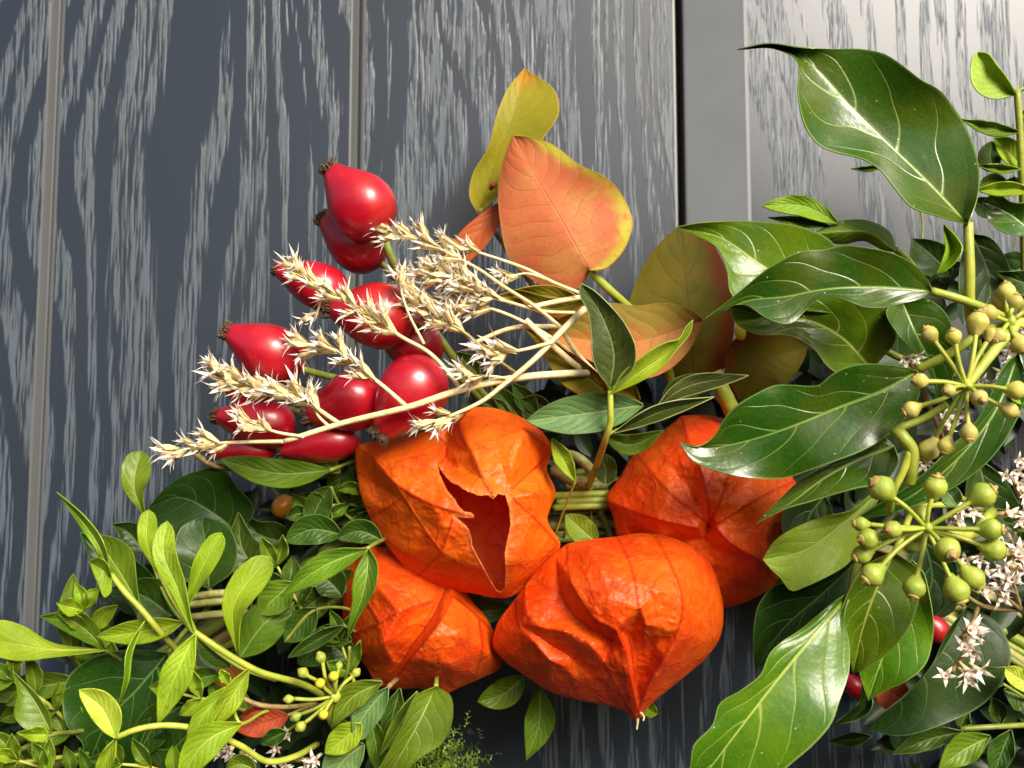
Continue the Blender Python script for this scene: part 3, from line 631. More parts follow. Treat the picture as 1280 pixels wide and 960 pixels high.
def spike(parent, pts, r, upto=.6, gap=15, size=1., mat='straw', side=(10, 40), r2=None):
    """branch given tip first; florets crowd from the tip to fraction `upto`, leaning toward the tip"""
    tube(parent, pts, r * .55, mat, 'branch', r2=r * .85 if r2 is None else r2, sides=6, n=7 * len(pts))
    q = spline(pts, 100); ln = np.concatenate([[0], np.cumsum(np.linalg.norm(np.diff(q[:, :2], axis=0), axis=1))]); s_ = 3.; sd_ = 1
    tg0 = q[0] - q[4]
    floret(parent, q[0], (tg0[0], tg0[1], 3), size, FLS)
    while s_ < ln[-1] * upto:
        i = int(np.searchsorted(ln, s_)); i = min(max(i, 1), 98); tg = (q[i-1] - q[i+1])[:2]; tg /= np.linalg.norm(tg); nm = np.array([-tg[1], tg[0]])
        for rep in range(random.choice((2, 2, 3))):
            an = R(random.uniform(*side)) * sd_ * (1 if rep < 2 else -.6); dv = tg * math.cos(an) + nm * math.sin(an)
            off = random.uniform(0, 7)
            floret(parent, (q[i][0] + dv[0] * off, q[i][1] + dv[1] * off, q[i][2] + random.uniform(-1, 1.5)), (dv[0], dv[1], random.uniform(-.2, .6)), size * random.uniform(.8, 1.15), FLS)
        sd_ *= -1; s_ += gap * random.uniform(.75, 1.25)
J = (745, 467, 58)
s1 = thing('dried_flower_spray', 'straw-coloured flower spikes reaching leftward in front of the rose hips', 'dried flowers', P(*J), 'dried straw flower sprays')
tube(s1, [(355, 552, 66), (425, 530, 67), (520, 506, 70), (570, 489, 70), (641, 473, 67), (692, 468, 63), J, (790, 474, 48)], 3.3, 'straw', 'main_stalk', r2=5)
spike(s1, [(224, 563, 62), (256, 556, 64), (300, 553, 65), (356, 552, 66)], 3.4, .55, 12, 1.0)
spike(s1, [(282, 474, 66), (320, 483, 67), (372, 497, 68), (425, 530, 67)], 3.4, .8, 11, 1.1)
spike(s1, [(312, 528, 67), (345, 540, 67), (380, 546, 67)], 2.6, .5, 12, .9); spike(s1, [(390, 505, 67), (398, 520, 67), (412, 534, 67)], 2.6, .3, 14, .9)
spike(s1, [(384, 432, 66), (412, 434, 68), (446, 458, 69), (478, 482, 70), (508, 508, 70)], 3.4, .68, 12, 1.05)
spike(s1, [(372, 340, 66), (400, 358, 68), (436, 378, 69), (472, 400, 70), (500, 420, 70), (535, 440, 69), (580, 490, 70)], 3.4, .60, 13, 1.)
spike(s1, [(396, 392, 66), (402, 375, 67), (408, 362, 68)], 2.4, .3, 12, .8); spike(s1, [(500, 358, 64), (508, 385, 66), (530, 430, 68)], 2.2, .12, 12, .9)
spike(s1, [(540, 528, 74), (575, 515, 73), (605, 500, 72), (628, 482, 70), (667, 450, 68), (705, 411, 65), (731, 386, 62)], 3.4, .22, 13, .95, r2=4.5)
spike(s1, [(590, 470, 72), (610, 470, 71), (640, 474, 68)], 2.4, .45, 12, .95)
spike(s1, [(622, 442, 72), (650, 438, 71), (690, 428, 67)], 3., .40, 10, 1.15)
s2 = thing('dried_flower_spray', 'tangled pale flower spray under the large orange leaf', 'dried flowers', P(750, 470, 50), 'dried straw flower sprays')
spike(s2, [(488, 290, 58), (518, 296, 60), (557, 315, 62), (599, 337, 63), (631, 359, 63), (670, 384, 62), (702, 410, 60)], 3.2, .42, 12, 1.)
spike(s2, [(548, 310, 58), (580, 311, 60), (615, 321, 60), (660, 337, 59), (692, 353, 57), (724, 366, 52)], 2.8, .34, 13, .95)
spike(s2, [(545, 340, 60), (575, 348, 62), (600, 366, 63), (641, 379, 62), (680, 389, 60), (718, 391, 56)], 2.8, .50, 11, 1.)
spike(s2, [(540, 378, 58), (575, 380, 60), (610, 385, 61), (660, 405, 60), (692, 424, 59), (725, 450, 57), (745, 467, 54)], 3., .36, 11, 1.)
spike(s2, [(515, 370, 60), (545, 396, 62), (575, 412, 62), (618, 447, 60), (650, 470, 52)], 2.8, .5, 12, 1., mat='strawd')
spike(s2, [(580, 352, 61), (600, 360, 62), (640, 380, 61)], 2.4, .5, 11, 1.); spike(s2, [(572, 395, 60), (580, 415, 61), (595, 432, 61)], 2.4, .5, 12, .95)
spike(s2, [(640, 345, 60), (655, 342, 60), (690, 352, 57)], 2.4, .4, 12, .9); spike(s2, [(505, 345, 46), (540, 350, 46), (600, 370, 44)], 2., .5, 12, .9)
tube(s2, [(590, 430, 56), (640, 410, 58), (700, 408, 58)], 3, 'straw', 'branch'); tube(s2, [(660, 385, 54), (700, 376, 52), (735, 370, 48)], 3.5, 'straw', 'branch')
tube(s2, [(657, 400, 60), (700, 440, 60), (728, 462, 58), (760, 474, 50)], 4, 'straw', 'branch'); tube(s2, [(700, 408, 60), (720, 440, 58), (742, 464, 56)], 3.2, 'straw', 'branch')
def star_cluster(label, base, spots, d, stalks):
    o = thing('dried_flower_spray', label, 'dried flowers', P(*base), 'dried straw flower sprays')
    for pl in stalks: tube(o, pl, 3, 'stemb', 'branch', sides=6)
    for x, y, s_ in spots:
        for k in range(random.choice((1, 2, 2))):
            floret(o, (x + random.uniform(-9, 9), y + random.uniform(-9, 9), d - 4 + random.uniform(-2, 1.5)), (random.uniform(-.7, .7), random.uniform(-.6, .8), 1), .74 * s_ * random.uniform(.85, 1.15))
    return o
star_cluster('cluster of starry white dried florets hanging below the green ivy buds', (1222, 760, 60), [(1196, 795, 1.3), (1218, 798, 1.15), (1208, 812, 1.1), (1193, 832, 1.25), (1212, 832, 1.2), (1172, 842, 1.1), (1205, 822, 1.)], 78, [[(1222, 760, 62), (1212, 785, 70), (1200, 800, 73)], [(1212, 785, 70), (1206, 815, 73), (1190, 840, 74)]])
star_cluster('large cluster of pinkish white star florets right of the green ivy buds', (1275, 760, 52), [(1238, 742, 1.3), (1262, 735, 1.3), (1222, 722, 1.15), (1250, 712, 1.3), (1268, 700, 1.3), (1270, 672, 1.2), (1245, 655, 1.1), (1232, 698, 1.), (1255, 688, 1.1), (1215, 705, 1.), (1268, 720, 1.1), (1258, 660, 1.)], 76, [[(1275, 762, 52), (1250, 740, 66), (1240, 720, 71)], [(1275, 762, 52), (1262, 705, 70), (1268, 665, 70)], [(1275, 762, 52), (1230, 758, 58), (1180, 720, 56)]])
star_cluster('brownish dried star florets between ivy buds and the dark right edge', (1285, 640, 50), [(1258, 592, 1.1), (1272, 610, 1.2), (1268, 580, 1.), (1276, 645, 1.1), (1192, 640, 1.1), (1182, 655, 1.), (1205, 632, 1.)], 66, [[(1285, 640, 50), (1265, 600, 62)], [(1285, 640, 50), (1200, 645, 60)]])
star_cluster('small brown and cream florets tucked behind the upper ivy buds', (1200, 600, 48), [(1135, 450, 1.1), (1178, 530, 1.2), (1190, 515, 1.1), (1182, 550, 1.1), (1262, 440, 1.), (1245, 460, 1.), (1270, 425, 1.1), (1148, 570, 1.), (1230, 480, .9)], 68, [[(1200, 600, 48), (1185, 540, 62)], [(1200, 600, 48), (1140, 455, 62)], [(1200, 600, 48), (1262, 445, 62)]])
star_cluster('crushed whitish dried florets under the lime leaves at the wreath rim', (330, 950, 46), [(285, 940, .9), (300, 930, .9), (320, 945, .9), (345, 940, .9), (380, 955, .9), (300, 955, .9), (395, 945, .9), (355, 955, .9), (365, 925, .8), (385, 960, .9)], 56, [[(330, 950, 46), (300, 940, 52)], [(330, 950, 46), (385, 950, 52)]])

# ------------------------------------------------------------------ autumn-coloured leaves
eu = thing('autumn_leaf_sprig', 'sprig of orange, mustard and olive autumn leaves standing up behind the dried flowers', 'leaf sprig', P(800, 470, 34))
cleaf(eu, [(598,268),(615,215),(640,150),(656,85)], [(587,248),(590,220),(610,185),(622,140),(635,110)], [(622,246),(650,212),(680,172),(699,138),(696,118)], [26, 28, 30, 27], 'eucy', (2, 5), .3)
cleaf(eu, [(737,338),(700,272),(668,218),(641,169)], [(726,358),(695,362),(655,342),(638,325),(626,280),(623,240),(628,205)], [(756,336),(773,322),(786,300),(791,280),(784,255),(765,228),(722,204),(690,180),(662,171)], [50, 47, 44, 40], 'euco', (-4.5, 5), 1.2)
leaf(eu, [(640, 244, 30), (590, 300, 34), (528, 364, 38)], 19, 'rust', 'lance', (3, 2), roll=.4)
cleaf(eu, [(868,492),(862,400),(850,282)], [(830,470),(800,430),(786,385),(800,342),(826,302)], [(898,470),(916,425),(915,372),(900,320),(875,288)], [32, 33, 30], 'eucd', (-2, -2), .6)
cleaf(eu, [(880,400),(800,425),(680,418)], [(860,440),(835,463),(810,473),(765,462),(735,450),(704,432)], [(866,388),(832,379),(795,382),(762,379),(730,388),(700,398)], [44, 44, 40], 'eucb', (3, 3), .4)
leaf(eu, [(745, 390), (700, 372), (612, 372)], 13, 'eucy', 'lance', (2, 2), d=44); leaf(eu, [(742, 372), (690, 385), (640, 362)], 12, 'eucd', 'oval', d=46)
leaf(eu, [(925, 500), (950, 455), (1010, 432)], 44, 'eucd', 'oval', (3, 3), d=36)
leaf(eu, [(800, 500), (770, 482), (700, 478)], 22, 'eucd', 'oval', (3, 3), d=40)
tube(eu, [(738, 339, 49), (760, 361, 47), (783, 382, 41), (820, 420, 35), (840, 480, 30)], 5.5, 'stemy', 'petiole', r2=7)
tube(eu, [(618, 230, 32), (613, 236, 30)], 5, 'rust', 'petiole', r2=3); tube(eu, [(600, 262, 27), (640, 320, 30), (720, 420, 32), (820, 470, 32)], 4, 'stemb', 'petiole')
tube(eu, [(893, 465, 48), (905, 492, 48), (918, 520, 44)], 10, 'stemy', 'petiole', r2=11)
lathe(eu, P(925, 404, 40), P(926, 426, 40), [(t, .0015 * math.sqrt(max(.002, 1 - (2*t-1)**2))) for t in np.linspace(0, 1, 12)], 'yellowcap', 'bud', 16)

# ------------------------------------------------------------------ small-leaved green sprig between the lanterns
gs = thing('green_leaf_sprig', 'thin green sprig with a dark upright leaf and a bright narrow leaf between the lanterns', 'leaf sprig', P(748, 575, 40))
cleaf(gs, [(763,486),(767,440),(752,395),(726,354)], [(747,465),(740,445),(739,422),(735,390),(724,364)], [(775,477),(791,462),(795,437),(785,411),(760,379),(738,360)], [66, 68, 69, 67], 'olive', (2.5, 3), .3)
cleaf(gs, [(764,492),(800,465),(838,438),(866,400)], [(778,466),(795,452),(815,437),(836,427),(848,424),(858,408)], [(772,489),(800,477),(825,461),(846,437),(864,413)], [66, 67, 65, 62], 'box', (3, 2), .2)
leaf(gs, [(804, 506), (740, 516), (657, 526)], 25, 'sage', 'oval', (2, 2.5), d=60)
cleaf(gs, [(762,492),(720,458),(690,430),(655,410)], [(740,494),(705,482),(690,462),(672,432)], [(755,476),(730,452),(700,432),(675,414)], [62, 58, 54, 50], 'eucd', (3, 3), .3)
leaf(gs, [(767, 541, 62), (820, 517, 63), (893, 496, 60)], 10, 'olive', 'lance', (3, 3)); leaf(gs, [(820, 510), (850, 488), (936, 469)], 12, 'olive', 'lance', (4, 1), d=58)
leaf(gs, [(826, 508), (850, 490), (900, 478)], 18, 'boxd', 'oval', (1, 2), d=52); leaf(gs, [(752, 543), (785, 556), (830, 538)], 13, 'boxm', 'lance', (2, 2), d=54)
leaf(gs, [(690, 548), (702, 570), (720, 603)], 11, 'box', 'lance', (2, 2), d=56); leaf(gs, [(748, 680), (730, 665), (707, 643)], 17, 'boxm', 'oval', (1, 3), d=42)
leaf(gs, [(757, 604), (757, 585), (750, 568)], 14, 'boxd', 'round', (1, 1), d=46)
for a, b, w in (((655, 528), (612, 478), 13), ((640, 520), (600, 500), 12), ((672, 520), (640, 478), 13), ((690, 510), (648, 500), 12), ((600, 470), (570, 440), 13)): leaf(gs, [a, b], w, 'boxd', 'lance', (2, 2), d=44)
tube(gs, [(763, 488, 66), (763, 510, 66), (763, 528, 65), (757, 548, 62), (748, 575, 50), (735, 610, 34)], 3.6, 'stemy', 'stem', r2=4.5); tube(gs, [(757, 545, 62), (775, 536, 62), (800, 525, 62)], 2, 'stemy', 'stem')
tube(gs, [(719, 602, 56), (706, 635, 50), (694, 668, 44)], 1.3, 'stemg', 'stem')

# ------------------------------------------------------------------ ivy on the right
ua = thing('ivy_sprig', 'upper ivy sprig with large glossy pointed leaves and a ball of yellow-green buds', 'ivy', P(1235, 470, 55), 'ivy sprigs')
cleaf(ua, [(1210,281),(1160,228),(1110,180),(1060,130),(1015,82),(985,61),(921,62)],
      [(1170,270),(1139,259),(1117,234),(1099,212),(1080,200),(1042,190),(1027,184),(1008,162),(1000,137),(997,112),(999,94),(996,76),(972,62)],
      [(1222,246),(1224,212),(1217,181),(1208,159),(1192,134),(1174,112),(1152,100),(1130,83),(1105,67),(1083,62),(1036,61),(1000,59),(960,54)], [78, 74, 71, 70, 70, 68, 66], 'ivy', (5.5, 6), 1.62, 54)
cleaf(ua, [(1166,364),(1092,359),(1030,362),(980,371),(935,376),(882,398)], [(1152,373),(1130,379),(1102,385),(1080,384),(1055,375),(1035,371),(1017,377),(1005,390),(987,405),(967,402),(952,394),(932,381)],
      [(1157,345),(1142,330),(1117,317),(1087,310),(1052,307),(1030,312),(1000,314),(977,325),(955,339),(930,360)], [78, 77, 76, 74, 72, 70], 'ivy', (2.5, 3.5), 1.44, 50)
cleaf(ua, [(1052,392),(1000,362),(950,330),(900,297),(845,284)], [(1000,388),(960,382),(914,368),(908,335),(898,312),(870,294)], [(1060,340),(1035,298),(1010,286),(950,277),(900,277),(870,279)], [60, 62, 64, 62, 58], 'ivyg', (3, 2), 1.08, 44)
cleaf(ua, [(1090,462),(1050,420),(1010,400),(960,396),(912,384)], [(1062,472),(1035,459),(1019,438),(991,421),(943,417),(918,402)], [(1120,420),(1108,388),(1050,368),(975,374),(930,378)], [56, 60, 62, 62, 60], 'ivyg', (2, 2), 1.44, 40)
cleaf(ua, [(1127,374),(1142,412),(1166,462),(1175,512)], [(1108,387),(1122,418),(1149,446),(1168,482)], [(1145,370),(1177,385),(1194,420),(1192,470)], [62, 64, 62, 58], 'ivy', (3, 3), 0.90, 30)
cleaf(ua, [(1214,292),(1235,340),(1238,392)], [(1200,330),(1205,380)], [(1236,296),(1255,318),(1264,345),(1256,376)], 48, 'ivyd', (2, 2), .6, 24)
cleaf(ua, [(1300,300),(1262,268),(1228,252)], [(1278,296),(1250,288),(1236,276)], [(1300,255),(1262,252),(1246,240)], 58, 'ivy', (2, 3), 0.90, 24)
cleaf(ua, [(1190,345),(1165,320),(1140,298)], [(1160,345),(1138,322)], [(1188,312),(1165,300)], 46, 'ivyd', (2, 2), .4, 20)
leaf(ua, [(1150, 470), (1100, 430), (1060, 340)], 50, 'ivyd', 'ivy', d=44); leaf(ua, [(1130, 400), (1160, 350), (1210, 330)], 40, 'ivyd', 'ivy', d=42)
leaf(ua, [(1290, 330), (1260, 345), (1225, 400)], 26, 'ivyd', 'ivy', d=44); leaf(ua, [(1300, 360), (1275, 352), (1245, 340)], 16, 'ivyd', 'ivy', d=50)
tube(ua, [(1210, 279, 78), (1212, 330, 78), (1213, 395, 74), (1225, 450, 62)], 5.5, 'stemy', 'petiole', r2=6.5); tube(ua, [(1164, 364, 78), (1190, 371, 79), (1225, 383, 78), (1262, 400, 74)], 5.0, 'stemy', 'petiole')
tube(ua, [(1052, 392, 60), (1110, 440, 52), (1200, 470, 50)], 4.5, 'stemg', 'petiole')

def umbel(parent, c, d, buds, stalk, r=10.5, jitter=2.5, pr=2.3, mat='fruit'):
    tube(parent, stalk, 5, 'stemy', 'peduncle', r2=7)
    C_ = P(c[0], c[1], d)
    lathe(parent, P(c[0] - 7, c[1], d), P(c[0] + 7, c[1], d), [(t, .0016 * math.sqrt(max(.02, 1 - (2*t-1)**2))) for t in np.linspace(0, 1, 8)], 'stemy', 'umbel_head', 12, .2)
    for i, b in enumerate(buds):
        x, y = b[:2]; dz = b[2] if len(b) > 2 else random.uniform(-jitter, jitter); br = (b[3] if len(b) > 3 else r) * random.uniform(.74, .98)
        B_ = P(x, y, d + dz); ax = (B_ - C_).normalized(); rad = br * .0002; ln = rad * 2.1
        f = lathe(parent, B_ - ax * ln * .62, B_ + ax * ln * .46, [(0, rad * .30), (.12, rad * .42), (.28, rad * .70), (.46, rad * .95), (.62, rad * 1.02), (.78, rad * .90), (.88, rad * .70), (.93, rad * .62), (.95, rad * .50), (1, rad * .42)], mat, 'bud', 16, .10)
        lathe(f, B_ + ax * ln * .42, B_ + ax * ln * .62, [(0, rad * .56), (.35, rad * .50), (.5, rad * .20), (1, rad * .10)], 'cap', 'bud_cap', 10, .15)
        mx = ((c[0] + x) / 2 + random.uniform(-3, 3), (c[1] + y) / 2 + random.uniform(-3, 3), d + dz * .5 + 1)
        e = B_ - ax * ln * .55; tube(parent, [(c[0], c[1], d), mx, (x + (c[0] - x) * .12, y + (c[1] - y) * .12, d + dz)], pr, 'stemy', 'bud_stalk', sides=6, r2=pr * 1.2)
umbel(ua, (1208, 483), 92, [(1162, 418, 2), (1192, 421, 3), (1222, 403, 0, 13), (1238, 418, -3), (1150, 476, 2, 11), (1139, 512, -1, 11), (1211, 541, 4, 12), (1183, 557, 0), (1161, 562, -6, 12), (1262, 513, 1), (1270, 488, 4), (1224, 497, 6, 11), (1186, 488, 5, 8)],
      [(1208, 483, 91), (1235, 448, 90), (1280, 394, 86), (1330, 330, 70)], mat='fruity')
umbel(ua, (1262, 402), 88, [(1236, 392), (1250, 376), (1268, 378), (1285, 385), (1248, 420), (1275, 430), (1290, 410), (1258, 365)], [(1262, 402, 87), (1300, 395, 80), (1340, 390, 70)], 11, mat='fruity')
tube(ua, [(1146, 463, 80), (1180, 446, 84), (1230, 415, 86), (1275, 398, 82)], 5, 'stemy', 'petiole')

ul = thing('ivy_sprig', 'lower ivy sprig with overlapping glossy leaves drooping past a round head of green buds', 'ivy', P(1235, 640, 55), 'ivy sprigs')
cleaf(ul, [(1147,464),(1101,489),(1046,510),(995,531),(926,553),(885,560),(849,553)],
      [(1139,461),(1108,456),(1077,455),(1053,461),(1036,471),(1026,480),(991,481),(971,481),(943,493),(916,511),(905,524),(892,546),(872,558)],
      [(1150,490),(1138,515),(1115,540),(1081,562),(1046,576),(1012,588),(985,597),(945,598),(900,590),(865,575)], [82, 82, 80, 79, 76, 75, 76], 'ivy', (2.5, 2), 1.44, 54)
cleaf(ul, [(1118,558),(1075,574),(1030,598),(990,628),(946,654)], [(1105,546),(1065,566),(1030,584),(1001,600),(975,624)], [(1123,575),(1108,600),(1067,611),(1012,627),(984,635)], [77, 76, 75, 73, 70], 'ivy', (-1, 4.5), 0.72, 34)
cleaf(ul, [(1110,604),(1060,648),(1005,688),(953,699)], [(1088,618),(1063,638),(1032,645),(991,661),(964,681)], [(1085,650),(1072,690),(1058,706),(1032,722),(1006,734),(990,739),(975,722),(962,710)], [64, 66, 66, 64], 'ivyu', (2, 1), 1.44, 36)
cleaf(ul, [(1066,738),(1035,774),(977,843),(898,946),(850,1010)], [(1046,750),(1005,784),(962,817),(951,843),(926,863),(899,880),(891,905),(866,934),(862,960),(845,990)],
      [(1056,764),(1062,810),(1061,840),(1050,874),(1039,905),(1019,929),(991,953),(950,985),(900,1008)], [76, 80, 83, 83, 78], 'ivyg', (2.5, 3), 1.26, 50)
cleaf(ul, [(1118,690),(1094,740),(1077,790),(1066,842)], [(1085,705),(1060,740),(1050,777),(1060,812)], [(1150,715),(1146,760),(1136,785),(1112,815),(1086,834)], [74, 77, 76, 72], 'ivyg', (3, 4), 0.90, 36)
cleaf(ul, [(1140,700),(1125,770),(1100,830),(1085,876)], [(1100,740),(1085,790),(1074,835)], [(1152,712),(1162,745),(1166,800),(1156,832),(1134,851),(1106,864)], [70, 71, 70, 66], 'ivyg', (2, 4), 0.90, 36)
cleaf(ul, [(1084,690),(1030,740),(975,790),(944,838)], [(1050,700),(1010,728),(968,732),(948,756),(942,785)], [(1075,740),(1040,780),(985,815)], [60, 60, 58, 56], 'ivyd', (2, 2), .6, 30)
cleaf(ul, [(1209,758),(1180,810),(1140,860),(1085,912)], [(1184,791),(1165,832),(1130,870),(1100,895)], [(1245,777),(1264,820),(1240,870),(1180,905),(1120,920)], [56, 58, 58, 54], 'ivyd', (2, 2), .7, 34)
cleaf(ul, [(1274,440),(1240,520),(1190,580),(1120,630),(1072,648)], [(1262,450),(1225,520),(1180,568),(1130,612),(1095,632)], [(1284,480),(1262,541),(1236,576),(1201,604),(1170,621),(1132,636),(1100,645)], [70, 72, 72, 70, 66], 'ivy', (2, 3.5), 0.90, 36)
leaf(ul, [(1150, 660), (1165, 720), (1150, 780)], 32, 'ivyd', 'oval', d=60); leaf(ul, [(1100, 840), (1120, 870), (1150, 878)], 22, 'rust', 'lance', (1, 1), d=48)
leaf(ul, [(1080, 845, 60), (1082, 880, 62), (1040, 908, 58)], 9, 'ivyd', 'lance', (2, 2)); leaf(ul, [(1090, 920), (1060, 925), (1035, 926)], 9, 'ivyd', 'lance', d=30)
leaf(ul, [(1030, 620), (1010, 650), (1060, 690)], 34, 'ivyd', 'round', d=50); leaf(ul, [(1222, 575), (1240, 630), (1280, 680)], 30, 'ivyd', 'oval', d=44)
leaf(ul, [(1195, 632), (1190, 622), (1180, 610)], 13, 'sage', 'round', d=68); leaf(ul, [(1290, 498), (1272, 492), (1262, 488)], 12, 'box', 'round', d=72)
tube(ul, [(1066, 739, 76), (1070, 715, 70), (1078, 690, 64), (1120, 640, 58)], 4.5, 'stemg', 'petiole'); tube(ul, [(1118, 692, 74), (1128, 670, 72), (1140, 640, 62), (1200, 630, 56)], 4., 'stemy', 'petiole')
tube(ul, [(1118, 535, 86), (1130, 548, 87), (1139, 560, 87), (1140, 585, 86), (1136, 604, 84)], 7, 'stemy', 'twig', r2=6.5); tube(ul, [(1138, 565, 87), (1128, 590, 86), (1116, 616, 84), (1112, 640, 80)], 5, 'stemy', 'twig', r2=4)
tube(ul, [(1120, 536, 86), (1150, 525, 86), (1185, 505, 88)], 4, 'stemy', 'twig'); tube(ul, [(1110, 604, 65), (1150, 600, 60), (1230, 640, 55)], 4, 'stemg', 'petiole')
umbel(ul, (1158, 660), 90, [(1102, 611, 3, 14), (1169, 609, 2, 13), (1228, 619, 4, 14), (1238, 662, 5, 14), (1242, 687, 3, 13), (1184, 687, 9, 14), (1195, 738, 4, 14), (1215, 722, 1, 13), (1143, 734, 4, 13), (1091, 718, 3, 14), (1078, 693, 1, 12), (1086, 673, 4, 12), (1076, 655, 0, 10), (1116, 662, 7, 12), (1151, 641, -4, 10), (1141, 680, -4, 10)],
      [(1158, 660, 89), (1185, 668, 80), (1215, 668, 66), (1240, 640, 56)], 12)

# ------------------------------------------------------------------ upright sprig at the right edge and small leaves by the upper ivy
tr = thing('green_leaf_sprig', 'upright lime-green sprig rising beside the topmost ivy leaf', 'leaf sprig', P(1280, 300, 50))
cleaf(tr, [(1270,118),(1240,100),(1222,65)], [(1259,122),(1238,123),(1224,117),(1214,102),(1213,82),(1216,70)], [(1261,100),(1247,82),(1233,66)], 60, 'box', (1, 3), .2, 24)
leaf(tr, [(1276, 165), (1240, 161), (1200, 149)], 9, 'boxm', 'lance', (2, 2), d=58); cleaf(tr, [(1282,214),(1262,192),(1242,172)], [(1260,206),(1247,190)], [(1282,190),(1262,172)], 54, 'box', (2, 2), .3, 20)
leaf(tr, [(1276, 211), (1250, 211), (1220, 206)], 6, 'boxm', 'lance', d=60); leaf(tr, [(1246, 215), (1238, 200), (1240, 176)], 15, 'boxd', 'oval', d=46); leaf(tr, [(1290, 238), (1262, 236), (1222, 238)], 9, 'box', 'oval', (2, 3), d=62)
leaf(tr, [(1278, 226), (1268, 230), (1258, 226)], 10, 'boxd', 'oval', d=52); leaf(tr, [(1283, 120), (1296, 100), (1310, 78)], 15, 'box', 'oval', d=58); leaf(tr, [(1276, 140), (1300, 150), (1320, 150)], 12, 'boxm', 'oval', d=58)
leaf(tr, [(1225, 232), (1240, 226), (1262, 232)], 9, 'boxm', 'oval', d=50); leaf(tr, [(1215, 250), (1235, 260), (1258, 262)], 13, 'boxd', 'oval', d=46)
tube(tr, [(1271, 112, 60), (1274, 150, 59), (1277, 210, 57), (1280, 300, 50), (1282, 400, 44)], 4.2, 'stemy', 'stem', r2=5); tube(tr, [(1270, 116, 60), (1276, 112, 60), (1284, 110, 60)], 2.5, 'stemg', 'stem')
br = thing('green_leaf_sprig', 'pair of small lime leaves and a curled one lying over the upper ivy', 'leaf sprig', P(1130, 350, 50))
leaf(br, [(1048, 279), (1005, 258), (952, 257)], 13, 'box', 'oval', (1, 2), d=64); leaf(br, [(1042, 284), (1000, 277), (960, 272)], 6, 'boxm', 'lance', d=62)
cleaf(br, [(1120,314),(1088,291),(1050,289),(1018,292)], [(1108,314),(1080,301),(1052,305),(1034,302)], [(1114,293),(1088,277),(1050,277),(1032,284)], [62, 65, 65, 63], 'boxm', (-3, -2), .2, 26)
cleaf(br, [(1180,280),(1190,312),(1169,346)], [(1180,290),(1182,312),(1176,330)], [(1194,294),(1203,309),(1194,328)], 66, 'box', (2, 4), .2, 20)
tube(br, [(1050, 279, 64), (1085, 292, 58), (1130, 350, 46)], 3, 'stemg', 'stem'); tube(br, [(1120, 312, 62), (1135, 325, 56), (1150, 345, 48)], 4, 'stemg', 'stem'); tube(br, [(1170, 344, 66), (1160, 352, 58), (1145, 356, 48)], 2.5, 'stemg', 'stem')
leaf(br, [(1108, 206), (1085, 211), (1064, 211)], 4, 'boxd', 'lance', d=40); tube(br, [(1108, 206, 40), (1150, 260, 40), (1145, 350, 44)], 1.5, 'stemg', 'stem')

# ------------------------------------------------------------------ dark sprig, lower right corner, its shade partly in the leaf colour
dk = thing('green_leaf_sprig', 'dark long-leaved sprig in the shade below the star florets', 'leaf sprig', P(1330, 905, 40))
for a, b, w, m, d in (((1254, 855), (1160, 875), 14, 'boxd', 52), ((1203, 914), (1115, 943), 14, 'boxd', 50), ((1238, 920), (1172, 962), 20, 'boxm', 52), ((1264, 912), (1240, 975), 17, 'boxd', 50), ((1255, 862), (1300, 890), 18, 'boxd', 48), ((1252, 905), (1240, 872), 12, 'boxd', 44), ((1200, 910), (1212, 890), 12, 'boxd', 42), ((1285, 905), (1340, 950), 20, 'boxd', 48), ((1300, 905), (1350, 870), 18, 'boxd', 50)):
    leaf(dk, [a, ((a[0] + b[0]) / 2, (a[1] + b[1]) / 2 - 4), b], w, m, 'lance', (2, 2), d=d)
tube(dk, [(1200, 911, 50), (1250, 908, 50), (1290, 906, 47), (1340, 905, 38)], 3.4, 'stemg', 'stem'); tube(dk, [(1203, 913, 50), (1198, 925, 50), (1192, 936, 50)], 1.5, 'stemg', 'stem'); tube(dk, [(1254, 855, 52), (1290, 880, 48), (1310, 906, 44)], 2, 'stemg', 'stem')
ye = thing('green_leaf_sprig', 'pale yellow leaf on a thread-thin stalk beside the star florets', 'leaf sprig', P(1330, 860, 45))
leaf(ye, [(1300, 862), (1278, 850), (1256, 836)], 13, 'boxy', 'round', (1, 1), d=66); tube(ye, [(1298, 862, 66), (1315, 866, 55), (1335, 862, 45)], 2, 'stemg', 'stem')
tube(ye, [(1257, 834, 66), (1240, 835, 64), (1225, 832, 60)], 1.2, 'stemg', 'stem')

# ------------------------------------------------------------------ lime-green sprigs, lower left
l1 = thing('green_leaf_sprig', 'lime sprig with a twisted top leaf pointing up along the door', 'leaf sprig', P(220, 812, 45), 'lime-green leaf sprigs')
leaf(l1, [(139, 720, 60), (122, 678, 62), (102, 650, 60), (71, 615, 58)], 8.8, 'box', 'lance', (4, -1), roll=.6); cleaf(l1, [(175,757),(148,712),(117,667)], [(158,745),(135,712),(118,685)], [(172,738),(170,718),(164,687),(145,673)], [58, 56, 54], 'boxm', (3, 3), .3, 26)
cleaf(l1, [(139,722),(128,712),(112,702)], [(138,742),(132,747),(122,728)], [(134,704),(124,697)], [64, 66, 64], 'box', (3, 3), .2, 18)
leaf(l1, [(228, 778), (185, 788), (121, 796)], 15.0, 'box', 'oval', (2, 3), d=58); leaf(l1, [(181, 776, 64), (162, 815, 66), (158, 850, 66), (147, 886, 62)], 6.2, 'box', 'lance', (3, 0), roll=.9)
tube(l1, [(139, 718, 62), (156, 740, 63), (175, 760, 63), (200, 790, 60), (222, 814, 52), (260, 850, 40)], 3.4, 'stemy', 'stem', r2=4.1)
